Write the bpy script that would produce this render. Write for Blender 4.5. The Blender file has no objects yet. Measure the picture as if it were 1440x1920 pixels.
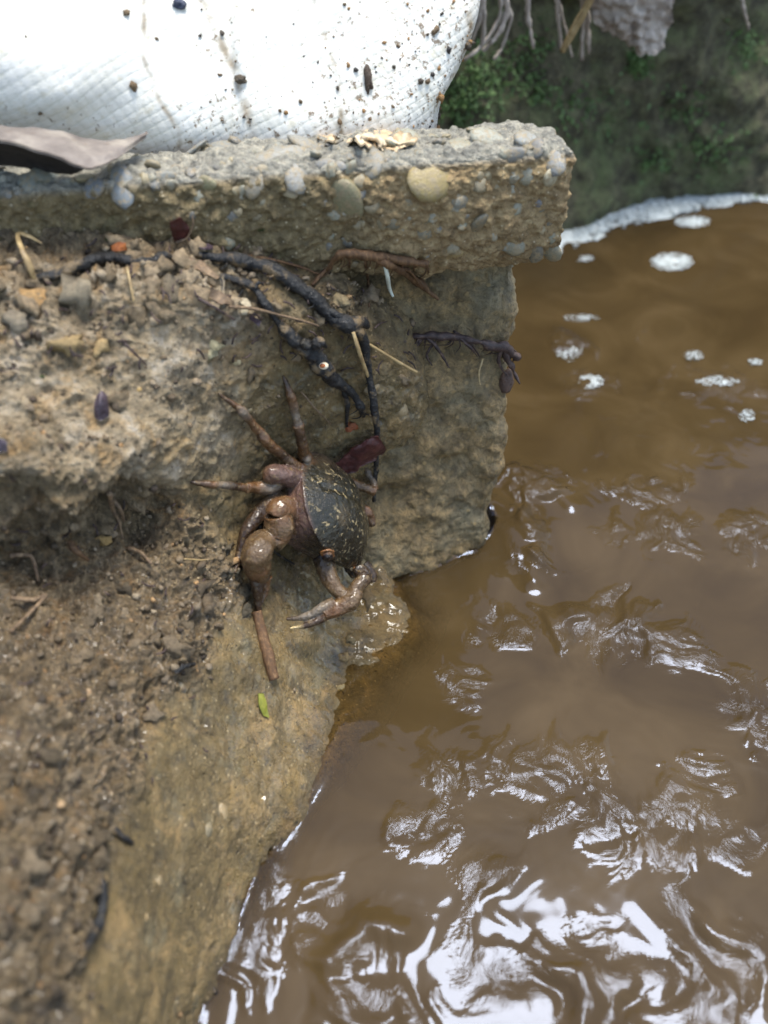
import bpy, math, random
import numpy as np
from mathutils import Vector, Matrix
from mathutils.bvhtree import BVHTree
from mathutils.kdtree import KDTree

S = 0.01                      # everything below is laid out in centimetres
rng = np.random.default_rng(7)
random.seed(7)
scene = bpy.context.scene
COL = scene.collection

# ------------------------------------------------------------------ camera
H = 24.0                      # height of the lens above the water (cm)
F = 1663.0                    # focal length in pixels of the 1440 x 1920 photograph
C45 = math.sqrt(0.5)
CAM = np.array([0.0, 0.0, H])
RIGHT = np.array([1.0, 0, 0]); FWD = np.array([0, C45, -C45]); UP = np.array([0, C45, C45])
cd = bpy.data.cameras.new('camera'); cam = bpy.data.objects.new('camera', cd); COL.objects.link(cam)
cam.location = CAM * S; cam.rotation_euler = (math.radians(45), 0, 0)
cd.sensor_fit = 'VERTICAL'; cd.sensor_height = 36; cd.lens = 18 / (960 / F)
cd.clip_start = 0.005; cd.clip_end = 2000
cd.dof.use_dof = True; cd.dof.focus_distance = 0.275; cd.dof.aperture_fstop = 9.0
scene.camera = cam

# ------------------------------------------------------------------ light
SUN_EL, SUN_AZ = 78.0, 48.0     # azimuth measured from +Y towards +X
w = bpy.data.worlds.new('World'); scene.world = w; w.use_nodes = True
nt = w.node_tree
bg = nt.nodes['Background']
sky = nt.nodes.new('ShaderNodeTexSky'); sky.sky_type = 'NISHITA'; sky.sun_disc = False
sky.sun_elevation = math.radians(SUN_EL); sky.sun_rotation = math.radians(SUN_AZ)
sky.dust_density = 1.5; sky.air_density = 1.0; sky.ozone_density = 1.0
nt.links.new(sky.outputs[0], bg.inputs[0]); bg.inputs[1].default_value = 0.10
sd = bpy.data.lights.new('sun', 'SUN'); sun = bpy.data.objects.new('sun', sd); COL.objects.link(sun)
sd.energy = 1.4; sd.angle = math.radians(20); sd.color = (0.94, 0.965, 1.0)
el, az = math.radians(SUN_EL), math.radians(SUN_AZ)
sun.rotation_euler = Vector((math.cos(el) * math.sin(az), math.cos(el) * math.cos(az), math.sin(el))).to_track_quat('Z', 'Y').to_euler()
scene.view_settings.view_transform = 'Standard'; scene.view_settings.look = 'None'
scene.view_settings.gamma = 1; scene.view_settings.use_curve_mapping = False
scene.view_settings.exposure = 1.95
scene.view_settings.use_white_balance = True; scene.view_settings.white_balance_temperature = 7200; scene.view_settings.white_balance_tint = 8
scene.render.engine = 'CYCLES'
scene.cycles.use_denoising = True
scene.cycles.max_bounces = 6; scene.cycles.transparent_max_bounces = 12

# ------------------------------------------------------------------ noise
def _hash(ix, iy, iz, seed):
    h = (ix.astype(np.uint32) * np.uint32(374761393) + iy.astype(np.uint32) * np.uint32(668265263)
         + iz.astype(np.uint32) * np.uint32(2147483647) + np.uint32(seed * 1013 + 17))
    h = (h ^ (h >> np.uint32(13))) * np.uint32(1274126177)
    h ^= h >> np.uint32(16); h = h * np.uint32(2246822519); h ^= h >> np.uint32(15)
    return h
_G = rng.normal(size=(256, 3)); _G /= np.linalg.norm(_G, axis=1)[:, None]
def perlin(P, seed=0):
    P = np.asarray(P, float); I = np.floor(P).astype(np.int64); f = P - I
    u = f * f * f * (f * (f * 6 - 15) + 10)
    out = 0
    for dx in (0, 1):
        wx = u[:, 0] if dx else 1 - u[:, 0]
        for dy in (0, 1):
            wy = u[:, 1] if dy else 1 - u[:, 1]
            for dz in (0, 1):
                wz = u[:, 2] if dz else 1 - u[:, 2]
                g = _G[(_hash(I[:, 0] + dx, I[:, 1] + dy, I[:, 2] + dz, seed) & np.uint32(255)).astype(int)]
                out = out + wx * wy * wz * (g[:, 0] * (f[:, 0] - dx) + g[:, 1] * (f[:, 1] - dy) + g[:, 2] * (f[:, 2] - dz))
    return out * 1.5
def fbm(P, octs=4, seed=0, gain=0.5, lac=2.03):
    a, s, o = 1.0, 1.0, 0
    for k in range(octs):
        o = o + a * perlin(P * s + 11.3 * k, seed + k); a *= gain; s *= lac
    return o
def worley(P, seed=0):
    P = np.asarray(P, float); I = np.floor(P).astype(np.int64); best = np.full(len(P), 9.0); second = np.full(len(P), 9.0)
    for dx in (-1, 0, 1):
        for dy in (-1, 0, 1):
            for dz in (-1, 0, 1):
                c = I + (dx, dy, dz); h = _hash(c[:, 0], c[:, 1], c[:, 2], seed)
                q = c + np.stack([(h & np.uint32(1023)) / 1023.0, ((h >> np.uint32(10)) & np.uint32(1023)) / 1023.0, ((h >> np.uint32(20)) & np.uint32(1023)) / 1023.0], 1)
                d = np.linalg.norm(P - q, axis=1)
                second = np.minimum(second, np.maximum(best, d)); best = np.minimum(best, d)
    return best, second
def sstep(a, b, x):
    t = np.clip((x - a) / (b - a), 0, 1); return t * t * (3 - 2 * t)

# ------------------------------------------------------------------ picture rays (planning where things stand)
def ray(px, py):
    d = FWD + (px - 720) / F * RIGHT + (960 - py) / F * UP
    return d / np.linalg.norm(d)
def atz(px, py, z):
    d = ray(px, py); return CAM + d * ((z - H) / d[2])
def aty(px, py, y):
    d = ray(px, py); return CAM + d * (y / d[1])
def project(P):
    P = np.asarray(P) - CAM; dz = P @ FWD
    return 720 + F * (P @ RIGHT) / dz, 960 - F * (P @ UP) / dz

# ------------------------------------------------------------------ mesh helpers
def mesh_from(name, V, faces, mat=None, smooth=True):
    me = bpy.data.meshes.new(name)
    V = np.asarray(V, float) * S
    if isinstance(faces, np.ndarray):
        n, k = faces.shape
        me.vertices.add(len(V)); me.vertices.foreach_set('co', V.astype(np.float32).ravel())
        me.loops.add(n * k); me.loops.foreach_set('vertex_index', faces.astype(np.int32).ravel())
        me.polygons.add(n); me.polygons.foreach_set('loop_start', np.arange(0, n * k, k, dtype=np.int32))
        me.update(calc_edges=True)
    else:
        me.from_pydata([tuple(v) for v in V], [], [tuple(f) for f in faces]); me.update()
    if smooth: me.polygons.foreach_set('use_smooth', np.ones(len(me.polygons), bool))
    me.validate()
    if mat: me.materials.append(mat)
    return me
def attr(me, name, A):
    A = np.asarray(A, np.float32)
    if A.ndim == 1:
        at = me.attributes.new(name, 'FLOAT', 'POINT'); at.data.foreach_set('value', A)
    else:
        at = me.attributes.new(name, 'FLOAT_COLOR', 'POINT')
        if A.shape[1] == 3: A = np.concatenate([A, np.ones((len(A), 1), np.float32)], 1)
        at.data.foreach_set('color', A.ravel())
def link(name, me, parent=None, label=None, cat=None, group=None, kind=None, base=None):
    """link a mesh; base (cm) makes that point the object's origin"""
    o = bpy.data.objects.new(name, me); COL.objects.link(o)
    if base is not None:
        b = Vector(np.asarray(base, float) * S); me.transform(Matrix.Translation(-b)); o.location = b
    if parent: o.parent = parent
    if label: o['label'] = label
    if cat: o['category'] = cat
    if group: o['group'] = group
    if kind: o['kind'] = kind
    return o
def gridfaces(nr, nc, closed=False):
    r = np.arange(nr - 1)[:, None]; c = np.arange(nc if closed else nc - 1)[None, :]
    a = r * nc + c; b = r * nc + (c + 1) % nc
    return np.stack([a, b, b + nc, a + nc], -1).reshape(-1, 4)
def crom(P, n, axis=0):
    """Catmull-Rom resampling of an array of control values along an axis"""
    P = np.moveaxis(np.asarray(P, float), axis, 0); m = len(P)
    t = np.linspace(0, m - 1, n); i = np.clip(np.floor(t).astype(int), 0, m - 2); f = (t - i).reshape((-1,) + (1,) * (P.ndim - 1))
    E = np.concatenate([2 * P[:1] - P[1:2], P, 2 * P[-1:] - P[-2:-1]])
    p0, p1, p2, p3 = E[i], E[i + 1], E[i + 2], E[i + 3]
    o = 0.5 * (2 * p1 + (p2 - p0) * f + (2 * p0 - 5 * p1 + 4 * p2 - p3) * f ** 2 + (3 * p1 - p0 - 3 * p2 + p3) * f ** 3)
    return np.moveaxis(o, 0, axis)
def gnormals(G):
    a = np.gradient(G, axis=0); b = np.gradient(G, axis=1); n = np.cross(a, b)
    return n / (np.linalg.norm(n, axis=-1, keepdims=True) + 1e-9)
def bvh(V, Fc):
    return BVHTree.FromPolygons([tuple(v) for v in V], [tuple(int(i) for i in f) for f in Fc])
def rotmats(n):
    q = rng.normal(size=(n, 4)); q /= np.linalg.norm(q, axis=1)[:, None]
    a, b, c, d = q.T
    return np.stack([np.stack([1 - 2 * (c * c + d * d), 2 * (b * c - a * d), 2 * (b * d + a * c)], -1),
                     np.stack([2 * (b * c + a * d), 1 - 2 * (b * b + d * d), 2 * (c * d - a * b)], -1),
                     np.stack([2 * (b * d - a * c), 2 * (c * d + a * b), 1 - 2 * (b * b + c * c)], -1)], -2)
def ico(sub):
    import bmesh
    bm = bmesh.new(); bmesh.ops.create_icosphere(bm, subdivisions=sub, radius=1)
    V = np.array([v.co[:] for v in bm.verts]); Fc = np.array([[v.index for v in f.verts] for f in bm.faces]); bm.free()
    return V, Fc
ICO1, ICO2, ICO3 = ico(1), ico(2), ico(3)

# ------------------------------------------------------------------ materials
def lin(r, g, b):
    f = lambda c: c / 12.92 if c <= 0.04045 else ((c + 0.055) / 1.055) ** 2.4
    return (f(r / 255), f(g / 255), f(b / 255), 1)
class NB:
    def __init__(self, name):
        self.m = bpy.data.materials.new(name); self.m.use_nodes = True; self.t = self.m.node_tree; self.t.nodes.clear()
        self.out = self.n('ShaderNodeOutputMaterial')
        g = self.n('ShaderNodeNewGeometry'); v = self.n('ShaderNodeVectorMath', operation='SCALE'); v.inputs['Scale'].default_value = 100
        self.l(g.outputs['Position'], v.inputs[0]); self.pos = v.outputs[0]
        tc = self.n('ShaderNodeTexCoord'); v2 = self.n('ShaderNodeVectorMath', operation='SCALE'); v2.inputs['Scale'].default_value = 100
        self.l(tc.outputs['Object'], v2.inputs[0]); self.obj = v2.outputs[0]
    def n(self, t, **k):
        x = self.t.nodes.new(t)
        for a, b in k.items(): setattr(x, a, b)
        return x
    def l(self, a, b): self.t.links.new(a, b)
    def put(self, sock, v):
        if hasattr(v, 'is_output') or isinstance(v, bpy.types.NodeSocket): self.l(v, sock)
        else: sock.default_value = v
    def noise(self, scale, detail=4, rough=0.55, vec=None, dist=0.0, typ='FBM'):
        x = self.n('ShaderNodeTexNoise'); x.inputs['Scale'].default_value = scale; x.inputs['Detail'].default_value = detail
        x.inputs['Roughness'].default_value = rough; x.inputs['Distortion'].default_value = dist
        self.l(vec or self.pos, x.inputs['Vector']); return x.outputs['Fac']
    def vor(self, scale, vec=None, feature='F1', out='Distance', rand=1.0):
        x = self.n('ShaderNodeTexVoronoi', feature=feature); x.inputs['Scale'].default_value = scale; x.inputs['Randomness'].default_value = rand
        self.l(vec or self.pos, x.inputs['Vector']); return x.outputs[out]
    def ramp(self, f, stops, interp='LINEAR'):
        x = self.n('ShaderNodeValToRGB'); r = x.color_ramp; r.interpolation = interp
        while len(r.elements) < len(stops): r.elements.new(0.5)
        for e, (p, c) in zip(r.elements, stops):
            e.position = p; e.color = c if isinstance(c, tuple) else (c, c, c, 1)
        self.put(x.inputs[0], f); return x.outputs[0]
    def mix(self, f, a, b, mode='MIX'):
        x = self.n('ShaderNodeMix', data_type='RGBA', blend_type=mode); self.put(x.inputs[0], f); self.put(x.inputs[6], a); self.put(x.inputs[7], b)
        return x.outputs[2]
    def math(self, op, a, b=0.5, clamp=False):
        x = self.n('ShaderNodeMath', operation=op, use_clamp=clamp); self.put(x.inputs[0], a); self.put(x.inputs[1], b); return x.outputs[0]
    def attr(self, name, out='Fac'):
        x = self.n('ShaderNodeAttribute', attribute_name=name); return x.outputs[out]
    def oinfo(self): return self.n('ShaderNodeObjectInfo').outputs['Random']
    def bump(self, h, dist, strength=1.0, normal=None):
        x = self.n('ShaderNodeBump'); x.inputs['Distance'].default_value = dist * S; x.inputs['Strength'].default_value = strength
        self.put(x.inputs['Height'], h)
        if normal: self.l(normal, x.inputs['Normal'])
        return x.outputs[0]
    def bsdf(self, col, rough=0.6, normal=None, spec=0.5, coat=0.0, **k):
        x = self.n('ShaderNodeBsdfPrincipled'); self.put(x.inputs['Base Color'], col); self.put(x.inputs['Roughness'], rough)
        self.put(x.inputs['Specular IOR Level'], spec); self.put(x.inputs['Coat Weight'], coat); x.inputs['Coat Roughness'].default_value = 0.08
        for a, b in k.items(): self.put(x.inputs[a.replace('_', ' ')], b)
        if normal: self.l(normal, x.inputs['Normal'])
        self.l(x.outputs[0], self.out.inputs[0]); return x

def mat_mud():
    b = NB('mud')
    gran, tone, wet = b.attr('gran'), b.attr('tone'), b.attr('wet')
    n1 = b.noise(0.5, 5, 0.65); n2 = b.noise(2.2, 7, 0.68, dist=0.5); n3 = b.noise(9, 6, 0.7); n4 = b.noise(1.0, 6, 0.7, dist=0.8)
    clay = b.ramp(n1, [(0.3, lin(102, 86, 54)), (0.5, lin(127, 107, 69)), (0.7, lin(152, 126, 84))])
    clay = b.mix(b.ramp(n2, [(0.36, 0.7), (0.52, 0.0)]), clay, lin(82, 70, 46))
    clay = b.mix(b.ramp(n4, [(0.54, 0.0), (0.66, 0.65)]), clay, lin(176, 144, 96))
    clay = b.mix(b.ramp(b.noise(0.8, 5, 0.65, dist=0.4), [(0.55, 0.0), (0.68, 0.55)]), clay, lin(118, 112, 88))
    soil = b.ramp(n2, [(0.28, lin(62, 50, 36)), (0.44, lin(112, 94, 66)), (0.56, lin(140, 120, 90)), (0.72, lin(178, 154, 120))])
    soil = b.mix(b.ramp(n4, [(0.55, 0.0), (0.68, 0.6)]), soil, lin(168, 128, 78))
    soil = b.mix(b.ramp(n3, [(0.34, 0.7), (0.48, 0.0)]), soil, lin(54, 45, 34))
    c = b.mix(gran, clay, soil)
    c = b.mix(b.math('MULTIPLY', b.math('MULTIPLY', gran, wet), 0.8), c, b.mix(1.0, c, (.56, .54, .54, 1), 'MULTIPLY'))
    pale = b.ramp(n2, [(0.3, lin(120, 104, 80)), (0.5, lin(172, 154, 126)), (0.7, lin(206, 194, 176))])
    pale = b.mix(b.ramp(n4, [(0.52, 0.0), (0.64, 0.6)]), pale, lin(186, 148, 96))
    c = b.mix(b.math('MULTIPLY', tone, 0.9), c, pale)
    sp = b.vor(3.2)
    c = b.mix(1.0, c, b.ramp(b.noise(1.7, 6, 0.72, dist=0.7), [(0.30, 0.50), (0.46, 0.95), (0.62, 1.12), (0.75, 1.3)]), 'MULTIPLY')
    c = b.mix(b.ramp(b.noise(3.6, 5, 0.7, dist=1.2), [(0.33, 0.75), (0.42, 0.0)]), c, lin(58, 48, 34))
    c = b.mix(b.ramp(sp, [(0.06, 0.8), (0.11, 0.0)]), c, lin(44, 37, 28))
    c = b.mix(b.ramp(b.math('ADD', b.vor(4.5), b.math('MULTIPLY', n3, 0.25)), [(0.22, 0.6), (0.30, 0.0)]), c, lin(196, 172, 130))
    c = b.mix(b.math('MULTIPLY', b.attr('damp'), 0.85), c, b.mix(1.0, c, (.62, .58, .52, 1), 'MULTIPLY'))
    h = b.math('ADD', b.math('MULTIPLY', n2, 0.7), b.math('ADD', b.math('MULTIPLY', n3, 0.7), b.math('MULTIPLY', b.noise(28, 4, 0.65), 0.35)))
    h = b.math('SUBTRACT', h, b.ramp(sp, [(0.05, 0.3), (0.14, 0.0)]))
    nm = b.bump(h, 0.20, 1.0)
    r = b.math('ADD', b.ramp(b.noise(3.1, 5, 0.7), [(0.38, 0.16), (0.62, 0.50)]), b.math('MULTIPLY', b.math('SUBTRACT', 1.0, wet), 0.30))
    b.bsdf(c, r, nm, 0.55, b.math('MULTIPLY', wet, b.ramp(b.noise(1.3, 4, 0.6), [(0.40, 0.05), (0.60, 0.85)])))
    return b.m
def mat_crumb(name='crumb', coords='pos'):
    b = NB(name); v = b.pos
    n2 = b.noise(9, 4, 0.6, v)
    c = b.mix(1.0, b.attr('col', 'Color'), b.ramp(n2, [(0.25, 0.55), (0.7, 1.2)]), 'MULTIPLY')
    b.bsdf(c, b.ramp(b.noise(5, 3, 0.6, v), [(0.35, 0.25), (0.65, 0.65)]), b.bump(b.noise(22, 4, 0.65, v), 0.06, 0.9), 0.5)
    return b.m
def mat_concrete():
    b = NB('concrete')
    top, alg = b.attr('top'), b.attr('algae')
    n1 = b.noise(0.7, 5, 0.6); n2 = b.noise(3.0, 6, 0.7, dist=0.5); n3 = b.noise(16, 5, 0.7)
    c = b.ramp(n2, [(0.28, lin(98, 82, 56)), (0.45, lin(146, 122, 86)), (0.6, lin(170, 146, 106)), (0.75, lin(196, 174, 136))])
    g = b.ramp(n2, [(0.3, lin(98, 95, 86)), (0.5, lin(146, 142, 129)), (0.7, lin(188, 180, 160))])
    c = b.mix(top, c, g)
    a = b.ramp(n2, [(0.35, lin(76, 68, 44)), (0.55, lin(112, 100, 68)), (0.7, lin(142, 126, 90))])
    c = b.mix(alg, c, a)
    c = b.mix(b.ramp(b.math('MULTIPLY', alg, b.noise(1.1, 4, 0.6)), [(0.42, 0.0), (0.62, 0.6)]), c, lin(74, 84, 40))
    c = b.mix(b.ramp(n3, [(0.33, 0.6), (0.47, 0.0)]), c, lin(74, 62, 44))
    c = b.mix(b.ramp(b.vor(4.5), [(0.08, 0.7), (0.16, 0.0)]), c, lin(206, 190, 160))
    h = b.math('ADD', b.math('MULTIPLY', n2, 0.6), b.math('ADD', b.math('MULTIPLY', n3, 0.6), b.math('MULTIPLY', b.vor(7), 0.5)))
    r = b.mix(b.math('ADD', alg, top, True), b.ramp(n2, [(0, 0.75), (1, 0.85)]), b.ramp(b.noise(2.2, 4, 0.7), [(0.4, 0.22), (0.6, 0.6)]))
    b.bsdf(c, r, b.bump(h, 0.13, 1.0), 0.5)
    return b.m
def mat_wallmud():
    b = NB('muddy_wall')
    n1 = b.noise(0.5, 5, 0.6); n2 = b.noise(2.6, 6, 0.65, dist=0.8); n3 = b.noise(14, 5, 0.7)
    c = b.ramp(n2, [(0.3, lin(82, 68, 44)), (0.5, lin(120, 100, 66)), (0.7, lin(162, 134, 90))])
    c = b.mix(b.ramp(n1, [(0.45, 0.0), (0.65, 0.7)]), c, lin(120, 112, 88))
    c = b.mix(b.ramp(n3, [(0.34, 0.6), (0.48, 0.0)]), c, lin(50, 44, 30))
    c = b.mix(1.0, c, b.ramp(b.noise(1.5, 6, 0.72, dist=0.7), [(0.30, 0.55), (0.46, 0.95), (0.72, 1.3)]), 'MULTIPLY')
    c = b.mix(b.ramp(b.vor(2.3), [(0.1, 0.55), (0.2, 0.0)]), c, lin(168, 140, 92))
    h = b.math('ADD', n2, b.math('MULTIPLY', n3, 0.6))
    b.bsdf(c, b.ramp(b.noise(2.2, 4, 0.7), [(0.4, 0.3), (0.6, 0.65)]), b.bump(h, 0.12, 1.0), 0.5)
    return b.m
def mat_pebble():
    b = NB('pebble'); v = b.pos
    n = b.noise(3.5, 5, 0.65, v, dist=0.8)
    oc = b.n('ShaderNodeObjectInfo')
    c = b.mix(1.0, oc.outputs['Color'], b.ramp(n, [(0.25, 0.6), (0.75, 1.3)]), 'MULTIPLY')
    c = b.mix(b.ramp(b.noise(6.5, 5, 0.7, v), [(0.46, 0.0), (0.60, 0.9)]), c, lin(150, 130, 98))
    c = b.mix(0.5, c, lin(132, 122, 100))
    b.bsdf(c, b.ramp(b.noise(4, 3, 0.6, v), [(0.35, 0.22), (0.65, 0.5)]), b.bump(b.noise(14, 5, 0.65, v), 0.05, 0.7), 0.5)
    return b.m
def mat_water():
    b = NB('muddy_water')
    depth = b.attr('depth')
    n1 = b.noise(0.22, 4, 0.55, dist=1.2); n2 = b.noise(30, 2, 0.5)
    murk = b.ramp(n1, [(0.3, lin(57, 45, 27)), (0.5, lin(65, 52, 32)), (0.7, lin(75, 61, 40))])
    tr = b.n('ShaderNodeBsdfTransparent'); tr.inputs[0].default_value = (0.82, 0.76, 0.62, 1)
    df = b.n('ShaderNodeBsdfDiffuse'); b.put(df.inputs[0], murk)
    wv = b.n('ShaderNodeTexNoise'); wv.inputs['Scale'].default_value = 0.35; wv.inputs['Detail'].default_value = 3; b.l(b.pos, wv.inputs['Vector'])
    ws_ = b.n('ShaderNodeVectorMath', operation='MULTIPLY_ADD'); b.l(wv.outputs['Color'], ws_.inputs[0]); ws_.inputs[1].default_value = (4.5, 4.5, 0); b.l(b.pos, ws_.inputs[2])
    mp = b.n('ShaderNodeMapping'); mp.inputs['Scale'].default_value = (5.5, 1.3, 1); mp.inputs['Rotation'].default_value = (0, 0, 0.25); b.l(ws_.outputs[0], mp.inputs[0])
    st = b.noise(1.0, 5, 0.62, mp.outputs[0], dist=0.6)
    mp2 = b.n('ShaderNodeMapping'); mp2.inputs['Scale'].default_value = (1.6, 0.9, 1); b.l(ws_.outputs[0], mp2.inputs[0])
    st2 = b.noise(1.5, 5, 0.6, mp2.outputs[0], dist=1.0)
    nm = b.bump(b.math('MULTIPLY', b.math('ADD', b.math('MULTIPLY', st, 0.5), b.math('MULTIPLY', st2, 0.9)), b.attr('act')), 0.05, 1.0)
    gl = b.n('ShaderNodeBsdfGlossy'); gl.inputs['Roughness'].default_value = 0.035; gl.inputs[0].default_value = (.56, .64, .84, 1); b.l(nm, gl.inputs['Normal'])
    fr = b.n('ShaderNodeFresnel'); fr.inputs['IOR'].default_value = 1.33; b.l(nm, fr.inputs['Normal'])
    m1 = b.n('ShaderNodeMixShader'); b.put(m1.inputs[0], depth); b.l(tr.outputs[0], m1.inputs[1]); b.l(df.outputs[0], m1.inputs[2])
    gl.inputs['Roughness'].default_value = 0.03
    g2 = b.n('ShaderNodeBsdfGlossy'); g2.inputs['Roughness'].default_value = 0.10; g2.inputs[0].default_value = (.56, .64, .84, 1); b.l(nm, g2.inputs['Normal'])
    mg = b.n('ShaderNodeMixShader'); b.put(mg.inputs[0], b.ramp(b.noise(0.5, 4, 0.6, dist=1.0), [(0.45, 0.0), (0.65, 0.5)])); b.l(gl.outputs[0], mg.inputs[1]); b.l(g2.outputs[0], mg.inputs[2]); gl = mg
    m2 = b.n('ShaderNodeMixShader'); b.l(fr.outputs[0], m2.inputs[0]); b.l(m1.outputs[0], m2.inputs[1]); b.l(gl.outputs[0], m2.inputs[2])
    b.l(m2.outputs[0], b.out.inputs[0]); return b.m
def mat_sack():
    b = NB('woven_plastic')
    dirt, gap = b.attr('dirt'), b.attr('gap')
    n = b.noise(1.2, 5, 0.6)
    c = b.ramp(n, [(0.3, lin(206, 203, 192)), (0.7, lin(226, 224, 217))])
    c = b.mix(b.math('MULTIPLY', gap, 0.42), c, lin(176, 176, 158))
    c = b.mix(b.ramp(b.noise(2.4, 5, 0.7), [(0.54, 0.0), (0.70, 0.5)]), c, lin(182, 168, 128))
    c = b.mix(b.math('MULTIPLY', b.attr('seam'), 0.75), c, lin(122, 102, 72))
    d = b.math('ADD', b.noise(5.2, 5, 0.72), b.math('MULTIPLY', dirt, 0.14))
    c = b.mix(b.ramp(d, [(0.70, 0.0), (0.74, 0.85)]), c, lin(104, 82, 54))
    b.bsdf(c, 0.42, b.bump(b.noise(20, 3, 0.6), 0.02, 0.5), 0.4)
    return b.m
def mat_moss_wall():
    b = NB('mossy_earth')
    n1 = b.noise(0.28, 5, 0.65); n2 = b.noise(1.3, 6, 0.7)
    c = b.ramp(n2, [(0.3, lin(44, 41, 31)), (0.5, lin(84, 80, 61)), (0.7, lin(122, 114, 90))])
    c = b.mix(b.ramp(b.math('MULTIPLY', n1, n2), [(0.22, 0.0), (0.38, 0.55)]), c, lin(84, 104, 58))
    b.bsdf(c, 0.8, b.bump(n2, 0.5, 1.0), 0.3); return b.m
def simple(name, stops, scale=3, rough=(0.35, 0.65), bump=0.04, spec=0.5, coat=0.0, stretch=None, bscale=None, two=None, extra=None, trans=0.0):
    b = NB(name); v = b.obj
    if stretch:
        mp = b.n('ShaderNodeMapping'); mp.inputs['Scale'].default_value = stretch; b.l(v, mp.inputs[0]); v = mp.outputs[0]
    n = b.noise(scale, 5, 0.65, v, dist=0.4)
    c = b.ramp(n, stops)
    if two: c = b.mix(b.ramp(b.noise(two[0], 5, 0.7, b.obj), [(two[1], 0.0), (two[1] + 0.08, 0.9)]), c, two[2])
    b.bsdf(c, b.ramp(b.noise(scale * 1.7, 3, 0.6, v), [(0.3, rough[0]), (0.7, rough[1])]), b.bump(b.noise(bscale or scale * 4, 5, 0.65, v), bump, 0.9), spec, coat)
    return b.m
def mat_crab():
    b = NB('crab_shell'); col = b.attr('col', 'Color'); dors = b.attr('dorsal')
    n = b.noise(4, 5, 0.65); f = b.noise(5.5, 5, 0.62, dist=0.5)
    c = b.mix(1.0, col, b.ramp(n, [(0.25, 0.55), (0.75, 1.45)]), 'MULTIPLY')
    fl = b.ramp(f, [(0.575, 0.0), (0.625, 0.8)])
    fl = b.math('MULTIPLY', fl, b.ramp(b.noise(1.1, 4, 0.6), [(0.36, 0.15), (0.50, 1.0)]))
    c = b.mix(b.math('MULTIPLY', fl, dors), c, lin(158, 140, 104))
    c = b.mix(b.math('MULTIPLY', b.ramp(b.noise(0.9, 3, 0.6), [(0.55, 0.0), (0.75, 0.5)]), dors), c, lin(96, 80, 56))
    c = b.mix(b.math('MULTIPLY', b.ramp(b.noise(6.5, 5, 0.7), [(0.54, 0.0), (0.66, 0.6)]), b.math('SUBTRACT', 1.0, dors)), c, lin(128, 106, 72))
    h = b.math('ADD', b.noise(10, 5, 0.65), b.math('MULTIPLY', fl, 0.5))
    b.bsdf(c, b.ramp(b.noise(2.5, 4, 0.6), [(0.35, 0.14), (0.65, 0.42)]), b.bump(h, 0.05, 0.8), 0.35, 0.35)
    return b.m
M_MUD, M_CRUMB, M_CONC, M_WALL, M_PEB, M_WATER, M_SACK, M_MOSSW, M_CRAB = mat_mud(), mat_crumb(), mat_concrete(), mat_wallmud(), mat_pebble(), mat_water(), mat_sack(), mat_moss_wall(), mat_crab()
M_ROOT = simple('black_root', [(0.3, lin(12, 12, 13)), (0.55, lin(30, 30, 31)), (0.75, lin(84, 76, 62))], 3.5, (0.2, 0.6), 0.12, bscale=7, two=(1.8, 0.54, lin(116, 96, 68)))
M_TWIG = simple('brown_twig', [(0.3, lin(64, 44, 28)), (0.55, lin(104, 74, 46)), (0.75, lin(150, 118, 82))], 3, (0.4, 0.7), 0.04, stretch=(4, 4, 0.6))
M_RLET = simple('rootlet', [(0.3, lin(70, 54, 42)), (0.55, lin(118, 96, 72)), (0.75, lin(160, 134, 102))], 6, (0.5, 0.8), 0.03)
M_RDARK = simple('dark_rootlet', [(0.3, lin(34, 26, 26)), (0.55, lin(66, 50, 46)), (0.75, lin(110, 88, 74))], 5, (0.4, 0.7), 0.03)
M_STRAW = simple('straw', [(0.3, lin(116, 94, 62)), (0.55, lin(160, 136, 94)), (0.75, lin(200, 178, 136))], 2.5, (0.4, 0.6), 0.02, two=(2.2, 0.62, lin(120, 96, 62)))
M_WHITE = simple('pale_root', [(0.3, lin(196, 200, 184)), (0.7, lin(226, 230, 214))], 4, (0.35, 0.5), 0.01)
M_LEAFB = simple('dry_leaf', [(0.3, lin(84, 74, 68)), (0.5, lin(116, 106, 98)), (0.75, lin(156, 146, 132))], 1.1, (0.4, 0.7), 0.03, two=(2.5, 0.62, lin(96, 72, 52)))
M_LEAFT = simple('pale_dry_leaf', [(0.3, lin(146, 118, 84)), (0.5, lin(196, 172, 138)), (0.75, lin(228, 212, 184))], 1.4, (0.45, 0.75), 0.03, two=(2.2, 0.60, lin(112, 84, 58)))
M_MAROON = simple('maroon_leaf', [(0.3, lin(44, 20, 20)), (0.55, lin(72, 34, 32)), (0.75, lin(100, 58, 48))], 3, (0.3, 0.55), 0.03, two=(5, 0.64, lin(140, 112, 84)))
M_DLEAF = simple('dark_wet_leaf', [(0.3, lin(38, 30, 36)), (0.55, lin(66, 54, 62)), (0.75, lin(110, 96, 98))], 3, (0.12, 0.35), 0.03)
M_GREEN = simple('yellow_green_leaf', [(0.3, lin(88, 92, 24)), (0.6, lin(118, 118, 36)), (0.8, lin(140, 130, 62))], 4, (0.3, 0.5), 0.02)
M_MOSS = simple('moss_leaf', [(0.3, lin(52, 72, 36)), (0.55, lin(78, 104, 54)), (0.75, lin(108, 136, 78))], 2, (0.5, 0.8), 0.02)
M_RUST = simple('orange_chip', [(0.3, lin(132, 66, 26)), (0.6, lin(180, 104, 48)), (0.8, lin(206, 140, 80))], 5, (0.35, 0.6), 0.03)
M_FOAM = simple('foam', [(0.3, lin(170, 178, 176)), (0.7, lin(206, 212, 212))], 6, (0.15, 0.4), 0.03)
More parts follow.
